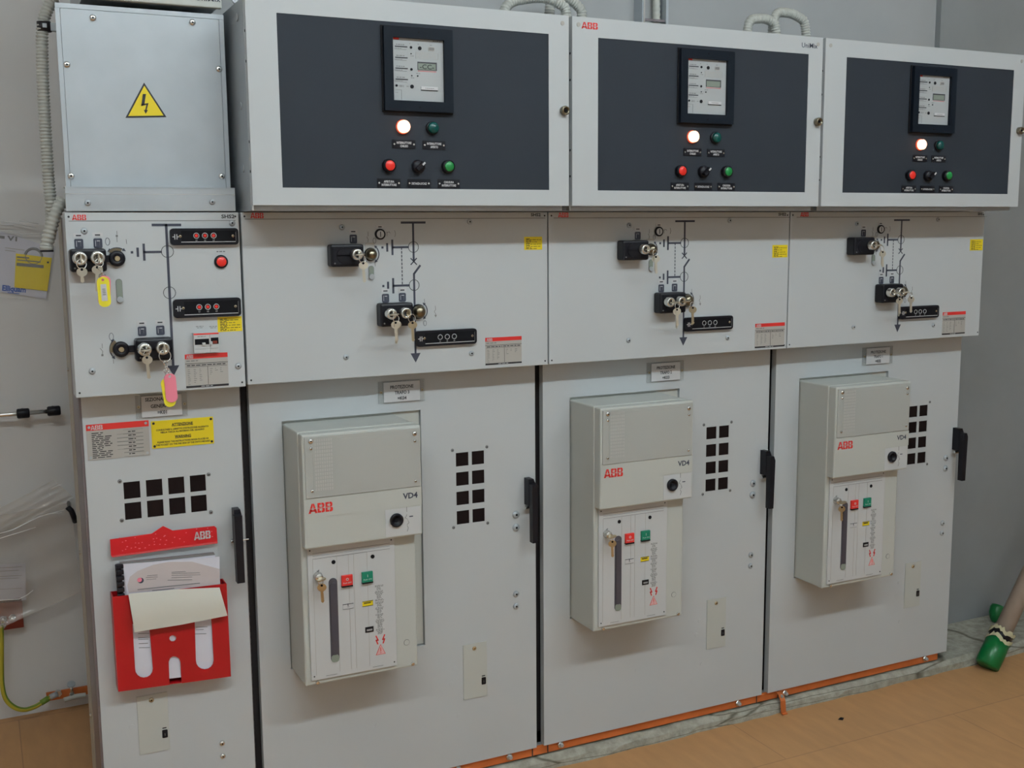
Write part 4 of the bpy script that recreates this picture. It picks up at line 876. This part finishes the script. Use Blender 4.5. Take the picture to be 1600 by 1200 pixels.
for i, (a_, b_, v) in enumerate(rows):
    p0, p1 = q(a_, v, yc), q(b_, v-1.2, yc); s_.line([p0, p1], .0009, yc-.0006, GT)
for a_, b_, v0, v1 in ((215, 312, 921, 911), (238, 272, 922.5, 919), (300, 322, 921, 919)): s_.line([q(a_, v0, yc), q(b_, v1, yc)], .0016, yc-.0006, GT)
s_.build('cover_page', root)
s_ = MB(); sv = []; n = 8                            # cream back cover folded forward over the pocket
for i in range(n+1):
    t = i/n; vL = 928+ (988-928)*t; yy = -.0450-.014*math.sin(min(1, t*1.5)*math.pi/2); pL = q(200.5+10*t, vL, yy); pR = q(343+12.5*t, 918+(962-918)*t, yy); m_ = q(275+9*t, 921+ (976-921)*t, yy-.002)
    sv += [(pL[0], yy, pL[1]), (m_[0], yy-.002, m_[1]), (pR[0], yy, pR[1])]
s_.add(sv+[(a, b+.0008, c) for a, b, c in sv], [(3*i+j, 3*i+j+1, 3*i+j+4, 3*i+j+3) for i in range(n) for j in range(2)]+[tuple(3*(n+1)+k for k in (3*i+j, 3*i+j+3, 3*i+j+4, 3*i+j+1)) for i in range(n) for j in range(2)], PC, True); s_.build('cream_flap', root)
s_ = MB(); y = -.038; G = lambda *p: [q(u, v, y) for u, v in p]    # loose printed sheet seen in the pocket slots
s_.prism(G((196, 955), (340, 938), (350, 1050), (203, 1068)), y, y+.001, PW)
for i, (a_, b_, v) in enumerate(((216, 233, 990), (216, 234, 996.5), (216, 232, 999), (217, 231, 1005.5), (217, 234, 1012), (306, 324, 980), (306, 318, 984), (305, 322, 990.5))): s_.line([q(a_, v, y), q(b_, v-.6, y)], .0011, y-.0003, GT)
s_.build('loose_sheet', kind=None, label='loose printed white sheet showing through the slots of the red holder', cat='paper')

# ---------------------------------------------------------------- left wall things
YW = 1.0
def conduit(name, pts, r, label, cat='conduit', n=10, end=None, pitch=.0075, m=CG, group=None):
    P = resample(spline(pts, n), pitch/4); mb = MB(); mb.tube(P, r, m, 16, rings=lambda i: r*(1, 1, .86, .82)[i % 4])
    o = mb.build(name, label=label, cat=cat, group=group)
    return o
def V(u, v, Y): a = q(u, v, Y); return (a[0], Y, a[1])
root = thing('flexible_conduit', 'ribbed grey conduit running down the left edge beside the steel box', 'conduit', V(75, 300, .12))
pts = [V(90, -12, .12), V(79, 5, .12), V(70, 25, .12), V(66, 50, .12), V(66, 90, .12), V(68, 150, .12), V(72, 220, .12), V(76, 280, .12), V(79.5, 320, .12), V(80, 350, .14), V(77, 375, .16)]
P = resample(spline(pts, 10), .0018); mb = MB(); mb.tube(P, .0125, CG, 16, rings=lambda i: .0128*(1, 1, .84, .80)[i % 4]); mb.build('hose', root)
mb = MB(); a = V(69, 42, .12); mb.tube([(a[0], .12, a[2]+.010), (a[0], .12, a[2]-.010)], .0145, DS, 16); mb.box(a[0]+.012, -.3122, .11, .13, a[2]-.008, a[2]+.008, GV); mb.box(a[0]-.004, a[0]+.004, .100, .108, a[2]-.004, a[2]+.004, GV); mb.build('clamp', root)
root = thing('flexible_conduit', 'short ribbed grey conduit curving out of the cabinet side down to a black end', 'conduit', V(78, 360, .05))
pts = [V(97, 313, .05), V(92, 322, .045), V(86, 335, .04), V(81, 352, .04), V(76, 370, .04), V(73, 385, .04)]
P = resample(spline(pts, 10), .0023); mb = MB(); mb.tube(P, .0125, CG, 16, rings=lambda i: .0135*(1, 1, .84, .80)[i % 4]); mb.build('hose', root)
mb = MB(); a = P[-1]; mb.tube([tuple(a), (a[0]-.001, a[1], a[2]-.009)], .0135, CG, 14); mb.tube([(a[0]-.001, a[1], a[2]-.009), (a[0]-.001, a[1], a[2]-.0125)], .0138, BK, 14); mb.build('end_fitting', root)
# ends that rise over the control boxes
def hoop(pts, label): conduit('flexible_conduit', pts, .0135, label, group='ribbed conduits looping over the control boxes')
Yc = .10; za = 1.9126
def ph(u, v): return V(u, v, Yc)
hoop([(q(783, 18, Yc)[0]-.01, Yc, za), ph(792, 10), ph(820, -2), ph(852, -3), ph(874, 6), ph(884, 18), (q(886, 24, Yc)[0], Yc, za)], 'ribbed grey conduit looping over the first control box, left of the gap')
Yc = .16
hoop([(q(856, 18, Yc)[0], Yc, za), ph(862, -8), ph(880, -6), ph(897, 4), ph(906, 14), ph(909, 24), (q(909, 26, Yc)[0], Yc, za)], 'ribbed grey conduit behind the gap between first and second control box')
Yc = .10
hoop([(q(1166, 45, Yc)[0], Yc, za), ph(1170, 37), ph(1188, 29), ph(1204, 33), ph(1212, 44), (q(1214, 52, Yc)[0], Yc, za)], 'lower left ribbed conduit loop over the right end of the second control box')
Yc = .13
hoop([(q(1204, 48, Yc)[0], Yc, za), ph(1210, 28), ph(1228, 20), ph(1248, 27), ph(1258, 41), (q(1262, 55, Yc)[0], Yc, za)], 'ribbed grey conduit looping over the second control box near the word UniMix')
# cable tray on the wall
Yt = .228
for nm, us in (('first', None),):
    root = thing('cable_tray', 'galvanised cable tray with a grey conduit on the wall above the second control box', 'cable tray', (q(1020, 30, Yt)[0], Yt, 1.95))
    zlo, zhi = 1.945, 3.39
    for u0, w in ((1002, .006), (1000, .004), (1038, .008)):
        x = q(u0, 20, Yt)[0]; MB().box(x-w/2, x+w/2, Yt-.015, .2558, zlo, zhi, ST if w == .006 else GV).build('rail', root)
    a = q(1001, 31, Yt); b = q(1021, 33, Yt); MB().box(a[0], b[0]+.03, Yt-.012, Yt-.004, a[1]-.003, a[1]+.003, PU).build('rung', root)
    x = q(1029, 20, Yt)[0]; P = [Vector((x, Yt+.012, zlo+(zhi-zlo)*i/400)) for i in range(401)]
    MB().tube(P, .012, CG, 12, rings=lambda i: .012*(1 if i % 4 < 2 else .9)).build('conduit', root)
# bracket on the first control box side, top left
root = thing('mounting_bracket', 'small galvanised bracket tip at the very top, left of the first control box', 'bracket', V(367, 3, -.05))
mb = MB(); mb.prism([q(362, -20, -.05), q(376, -20, -.05), q(375, 1, -.05), q(369, 8, -.05), q(363, 2, -.05)], -.052, -.046, GV); mb.build('plate', root)

# leaflet in a clear bag on the wall
root = thing('leaflet_bag', 'clear bag with white leaflet and yellow sticker on the left wall', 'leaflet', V(45, 400, .97))
yb_ = .9955; G = lambda *p, y=yb_: [q(u, v, y) for u, v in p]
mb = MB(); mb.prism(G((-30, 352), (85, 388), (72, 467), (-30, 452)), yb_, yb_+.004, PW)
a = q(52, 394, yb_); mb.ring((a[0], yb_-.001, a[1]-.012), .022, .0035, GT, seg=24)
a = q(19, 372.5, yb_); mb.text('V1', a[0], a[1], yb_-.001, .013, GT, w=.026, bold=.04, rot=-.12)
for u0, v0, u1, v1, w, m in ((-2, 370, 6, 371, .008, GT), (8, 387, 38, 391, .002, LT), (8, 391, 24, 393, .002, LT)): mb.line([q(u0, v0, yb_), q(u1, v1, yb_)], w, yb_-.0005, m)
xl = q(22, 451, yb_); mb.text('Elliquam', xl[0], xl[1]-.000, yb_-.001, .016, BL, w=.062, bold=.04, rot=-.12); mb.line([q(12, 457, yb_), q(30, 459, yb_)], .002, yb_-.0005, BL); mb.build('leaflet', root)
ys = yb_-.004; mb = MB(); mb.prism([q(u, v, ys) for u, v in ((25, 396), (81, 403), (74, 455), (22.5, 449))], ys, ys+.001, YL)
for u0, v0, u1, v1, w in ((27, 401.5, 45, 403, .004), (27, 406, 63, 409.5, .003), (27, 413, 67, 416.5, .009)): mb.line([q(u0, v0, ys), q(u1, v1, ys)], w, ys-.0003, GT)
a = q(75, 410, ys); mb.cyl((a[0], ys, a[1]), .003, .0006, TX, seg=8); mb.build('yellow_sticker', root)
mb = MB(); nv = []; n = 14; r_ = 9; yy0 = ys-.010
for j in range(r_+1):
    for i in range(n+1):
        a, b = i/n, j/r_; u = -32+120*a-12*b*a; v = 342+12*a+(122-6*a)*b+(-0 if a < .9 else 28*(1-b)*(a-.9)*10*.9); yy = yy0-.006*math.sin(14*b+3*a)*(1-b)-.003*math.sin(9*a); x, z = q(u, v, yy); nv.append((x, yy, z))
mb.add(nv, [(j*(n+1)+i, j*(n+1)+i+1, (j+1)*(n+1)+i+1, (j+1)*(n+1)+i) for j in range(r_) for i in range(n)], BAG, True); mb.build('clear_bag', root)
for pp in ([(-30, 342), (20, 348), (56, 356)], [(-30, 350), (22, 352)], [(-30, 361), (18, 360), (32, 366), (66, 365)], [(30, 345), (60, 350)]): MB().tube([Vector((*q(u, v, ys-.014)[:1], ys-.014, q(u, v, ys-.014)[1])) for u, v in pp], .0016, GLINT, 6).build('plastic_glint', root)  # highlights on the bag, drawn as thin white strips
# telescopic rod
yr = .945
root = thing('metal_rod', 'bright metal rod with black grips held on the left wall', 'rod', V(45, 645, yr))
A = Vector(V(-60, 653.5, yr)); B = Vector(V(90, 641.5, yr)); mb = MB(); mb.tube([A, B], .0065, ST, 12); mb.build('shaft', root)
for u in (35, 84): 
    p = A+(B-A)*((u+60)/150); d = (B-A).normalized(); w = .017 if u == 35 else .018
    mb = MB(); mb.tube([p-d*w, p-d*w*.8, p+d*w*.8, p+d*w], .014, BK, 14, rings=lambda i: .012 if i in (0, 3) else .0145); mb.tube([p+Vector((0, .01, 0)), p+Vector((0, .0545, 0))], .008, BK, 8); mb.build('black_grip', root)
# plastic film and its hook
film_top = None
def film(name, corners, label, seed, amp=.008, y0=.93, m=FILM, nx=22, nz=14):
    rn = random.Random(seed); (a, b, c, d) = corners; nv = []; ph_ = [rn.uniform(0, 6) for _ in range(4)]
    for j in range(nz+1):
        for i in range(nx+1):
            s, t = i/nx, j/nz; u = (a[0]*(1-s)+b[0]*s)*(1-t)+(d[0]*(1-s)+c[0]*s)*t; v = (a[1]*(1-s)+b[1]*s)*(1-t)+(d[1]*(1-s)+c[1]*s)*t
            yy = y0-amp*(math.sin(22*t+ph_[0]+2*s)+.6*math.sin(37*t-4*s+ph_[1])+.4*math.sin(11*s+ph_[2]))*(1-.3*s); x, z = q(u, v, yy); nv.append((x, yy, z))
    mb = MB(); mb.add(nv, [(j*(nx+1)+i, j*(nx+1)+i+1, (j+1)*(nx+1)+i+1, (j+1)*(nx+1)+i) for j in range(nz) for i in range(nx)], m, True); return mb.build(name, label=label, cat='plastic sheet')
film('plastic_film', ((-40, 812), (111, 785), (126, 925), (-40, 1000)), 'large crumpled clear plastic sheet hung on the left wall, lower layer', 5)
film_top = film('plastic_film', ((-40, 815), (84, 750), (116, 778), (-40, 856)), 'peaked upper fold of clear plastic at the black hook', 8, y0=.905, amp=.006)
for pp in ([(-30, 842), (20, 828), (62, 807), (100, 797)], [(-30, 850), (24, 834), (56, 824)], [(50, 812), (75, 803), (96, 801)], [(-30, 940), (30, 936), (42, 930), (52, 922)], [(80, 764), (92, 758), (97, 757)]): MB().tube([Vector((q(u, v, .89)[0], .89, q(u, v, .89)[1])) for u, v in pp], .0015, GLINT, 6).build('film_glint', film_top)  # highlights along the film's folds, drawn as thin white strips
mb = MB(); a = q(109, 797, .90); mb.tube([Vector((a[0]-.006, .90, a[1]+.010)), Vector((a[0]+.004, .90, a[1]-.002)), Vector((a[0]+.010, .905, a[1]-.022)), Vector((a[0]+.014, .92, a[1]-.040))], .008, BK, 10); mb.tube([Vector((a[0], .90, a[1])), Vector((a[0]+.004, .999, a[1]))], .005, BK, 8); mb.build('black_hook', label='small black hook holding the plastic sheet beside the narrow cabinet', cat='hook')
mb = MB(); y = .965; mb.prism([q(u, v, y) for u, v in ((-40, 884), (40, 880), (41, 938), (-40, 947))], y, y+.001, PW)
for i, v in enumerate((885.5, 891, 899, 903, 919)): mb.line([q(-30, v+3, y), q(34-5*(i % 2), v, y)], .0016, y-.0003, LT)
mb.build('notice_sheet', label='white printed sheet behind the plastic on the left wall', cat='paper')
# earth plate, cable and bar
root = thing('earth_plate', 'dull red copper plate with bolts on the left wall', 'copper plate', V(15, 965, .97))
y = .965; mb = MB(); x0, x1, z0, z1 = rc(-60, 946, 37.5, 980, y); mb.box(x0, x1, y, y+.008, z0, z1, CD, bev=.001); mb.box(x0+.02, x1-.02, y+.008, .999, z0+.02, z1-.02, DS); mb.build('bar', root)
for u, v, r_ in ((19.5, 964.5, .009), (5, 968, .010), (4, 978, .008)): mb = MB(); a = q(u, v, y); mb.lathe((a[0], y, a[1]), [(r_*1.2, 0), (r_*1.2, .003), (r_, .003), (r_, .010), (r_*.7, .014)], ST, seg=6); mb.build('bolt', root)
root = thing('earth_cable', 'yellow-green earth cable curving down the left wall to a copper bar', 'cable', V(20, 1090, .94))
C3 = [V(2, 978, .945), V(2.5, 1000, .94), V(2.5, 1040, .935), V(3.5, 1070, .93), V(9, 1092, .925), V(22, 1105, .92), V(38, 1109, .92), V(55, 1104, .925), V(68, 1096, .93), V(80, 1088, .935)]
P = spline(C3, 8); mb = MB(); mb.tube(P, .0068, CABY, 12); mb.build('sheath', root)
mb = MB(); mb.tube([p+Vector((.0030, -.0025, .0045)) for p in P], .0030, CABG, 8); mb.build('green_stripe', root)
mb = MB(); mb.tube([Vector(V(64, 1098.5, .928)), Vector(V(76, 1091, .932))], .0088, CABG, 12); mb.build('sleeve', root)
mb = MB(); a = Vector(V(78, 1089.5, .932)); b = Vector(V(90, 1084, .934)); mb.tube([a, b], .0085, GV, 12); mb.build('cable_lug', root)
root = thing('copper_bar', 'short bright copper bar with upright bolt, leaving the cabinet side at the left', 'copper bar', V(105, 1085, .94))
y = .945; a = q(72.5, 1089.5, y); b = q(139, 1082, y); mb = MB(); mb.box(a[0], -.3005, y, y+.006, a[1]-.013, a[1]+.013, CU); mb.build('bar', root)
mb = MB(); a2 = q(112, 1082, y-.004); mb.tube([Vector((a2[0], y-.012, a2[1]-.006)), Vector((a2[0], y-.012, a2[1]+.030))], .005, ST, 10); mb.cyl((a2[0], y-.012, a2[1]+.028), .012, .004, GV, axis=(0, -.5, 1), seg=16); mb.cyl((a2[0], y, a2[1]-.003), .008, .014, ST, seg=6); mb.build('bolt', root)
mb = MB(); a3 = q(91, 1083, y-.004); mb.cyl((a3[0], y, a3[1]), .011, .012, ST, seg=6); mb.build('bolt', root)
mb = MB(); p = [V(100, 1094, .93), V(112, 1090, .93), V(122, 1087.5, .93), V(134, 1086, .93)]; mb.tube(spline(p, 5), .0075, CG, 10); mb.build('cable_end', root)

# ---------------------------------------------------------------- earth bar along the foot of the row
root = thing('copper_bar', 'long orange copper earth bar with bolts under the cabinet doors', 'copper bar', (1.1, .02, .036))
xe = q(1465, 1028, .008)[0]
mb = MB(); mb.box(-.29, xe, .0085, .0135, .0385, .0630, CU, bev=.0006); mb.build('bar', root)
mb = MB(); mb.box(-.29, xe+.002, .0145, .028, .0362, .0635, GV); mb.build('support_rail', root)
for u, v in ((795, 1181), (875, 1162), (1152, 1098), (1225, 1086), (1444, 1028), (715, 1199)):
    a = q(u, v, .008); mb = MB(); mb.cyl((a[0], .0085, min(.054, max(.050, a[1]))), .0095, .007, ST, seg=6); mb.cyl((a[0], .0015, min(.060, max(.050, a[1]))), .005, .008, GV, seg=10); mb.build('bolt', root)
for u in (832, 856, 1182, 1215):
    a = q(u, 1175 if u < 900 else 1100, .008); mb = MB(); mb.box(a[0]-.0015, a[0]+.0015, .0078, .0085, .0385, .0628, TX); mb.build('joint', root)
x = q(1222, 1100, -.016)[0]
root = thing('copper_strap', 'small copper strap bent from the long earth bar down to the floor', 'copper strap', (x, -.02, 0))
mb = MB(); w = .0085; Pp = [(.0040, .060), (-.006, .056), (-.018, .040), (-.0215, .004), (-.032, .0015)]
vs = []; 
for (yy, zz), (oy, oz) in zip(Pp, ((-.003, .001), (-.003, .001), (-.003, 0), (-.003, .001), (0, .003))): vs += [(x-w, yy, zz), (x+w, yy, zz), (x+w, yy+oy, zz+oz), (x-w, yy+oy, zz+oz)]
mb.add(vs, [(4*i+a, 4*i+(a+1) % 4, 4*i+4+(a+1) % 4, 4*i+4+a) for i in range(4) for a in range(4)]+[(0, 1, 2, 3), (19, 18, 17, 16)], CU); mb.build('strip', root)
mb = MB(); mb.cyl((x, -.010, .050), .006, .006, ST, axis=(0, -1, .4), seg=6); mb.build('bolt', root)
a = qz(1314, 1123, .001); mb = MB(); mb.add([(a[0]-.012, a[1], .0005), (a[0]-.002, a[1]-.010, .0005), (a[0]+.013, a[1]+.001, .0005), (a[0]+.002, a[1]+.008, .0005), (a[0], a[1], .006)], [(0, 1, 4), (1, 2, 4), (2, 3, 4), (3, 0, 4), (3, 2, 1, 0)], BR); mb.build('debris', label='small black scrap lying on the floor in front of the cabinets', cat='scrap')

# ---------------------------------------------------------------- leaning poles with green feet
fx, fy = qz(1541, 1042, .012)
def pole(fx, fy, fz, dirv, L, r, label, footL=.098, collar=True, m=POLE):
    d = Vector(dirv).normalized(); A = Vector((fx, fy, fz)); root = thing('leaning_pole', label, 'pole', tuple(A))
    mb = MB(); mb.lathe(A, [(r*.80, 0), (r*1.05, r*.18), (r*1.08, footL*.5), (r*1.04, footL)], GRN, tuple(d), 26); mb.build('green_foot', root)
    if collar:
        mb = MB(); mb.lathe(A+d*footL, [(r*1.0, 0), (r*1.0, .030)], BK, tuple(d), 26)
        mb.build('black_collar', root)
        mb = MB(); rn = random.Random(2); n = 40; ax = d; a = ax.orthogonal().normalized(); b = ax.cross(a)
        for base, hh in ((footL-.006, .012), (footL+.022, .016)):
            vs = []; 
            for k_ in range(n):
                t = 2*math.pi*k_/n; o = a*math.cos(t)+b*math.sin(t); h0 = base+rn.uniform(-.004, .003)+.006*math.sin(3*t); h1 = h0+hh*rn.uniform(.5, 1.3)
                vs += [tuple(A+d*h0+o*r*1.10), tuple(A+d*h1+o*r*1.12)]
            mb.add(vs, [(2*k_, 2*((k_+1) % n), 2*((k_+1) % n)+1, 2*k_+1) for k_ in range(n)], YT if False else mat_tape)
        mb.build('ragged_tape', root)
    mb = MB(); mb.lathe(A+d*footL*.9, [(r*.80, 0), (r*.80, L-footL)], m, tuple(d), 22); mb.build('tube', root)
    return root
mat_tape = mat('pale_yellow_tape', (.50, .47, .30), .8)
POLE_CALL = 1
d1 = Vector((.69, .12, .80))
pole(fx, fy, .0125, d1, 1.5, .036, 'thick worn brown pole with green foot and taped black collar, leaning right')
cx_, cz_ = q(1552, 979, .17)
mb = MB(); mb.lathe((cx_, .17, max(cz_, .0385)), [(.006, 0), (.016, .012), (.024, .030), (.0245, .052), (.021, .062), (.008, .065)], GRN, (.42, .12, .80), 22)
mb.build('green_cap', label='small green plastic cap on the concrete edge, behind the foot of the leaning pole', cat='cap')

# ---------------------------------------------------------------- ceiling lamps
for i, x in enumerate((-1.15, .40, 1.95)):
    root = thing('ceiling_lamp', 'long twin-tube ceiling lamp over the aisle before the cabinets, outside the photo', 'ceiling lamp', (x, -2.53, 3.25), 'ceiling lamps over the aisle')
    MB().box(x-.76, x+.76, -2.56, -2.50, 3.24, 3.398, CEIL, bev=.004).build('housing', root)
    for yy in (-2.585, -2.475):
        mb = MB(); mb.tube([(x-.74, yy, 3.225), (x+.74, yy, 3.225)], .013, TUBE, 12); mb.build('tube', root)
        for xx in (x-.75, x+.745): MB().box(xx, xx+.005, -2.59, -2.47, 3.21, 3.245, CEIL).build('tube_holder', root)
w = bpy.data.worlds.new('world'); C.world = w; w.use_nodes = True; w.node_tree.nodes['Background'].inputs[0].default_value = (.6, .6, .6, 1); w.node_tree.nodes['Background'].inputs[1].default_value = .05
for o in bpy.data.objects:
    if '_w' in o: del o['_w']
C.view_settings.view_transform = 'Standard'; C.view_settings.look = 'None'; C.view_settings.gamma = 1; C.view_settings.use_curve_mapping = False
C.view_settings.exposure = EXPO
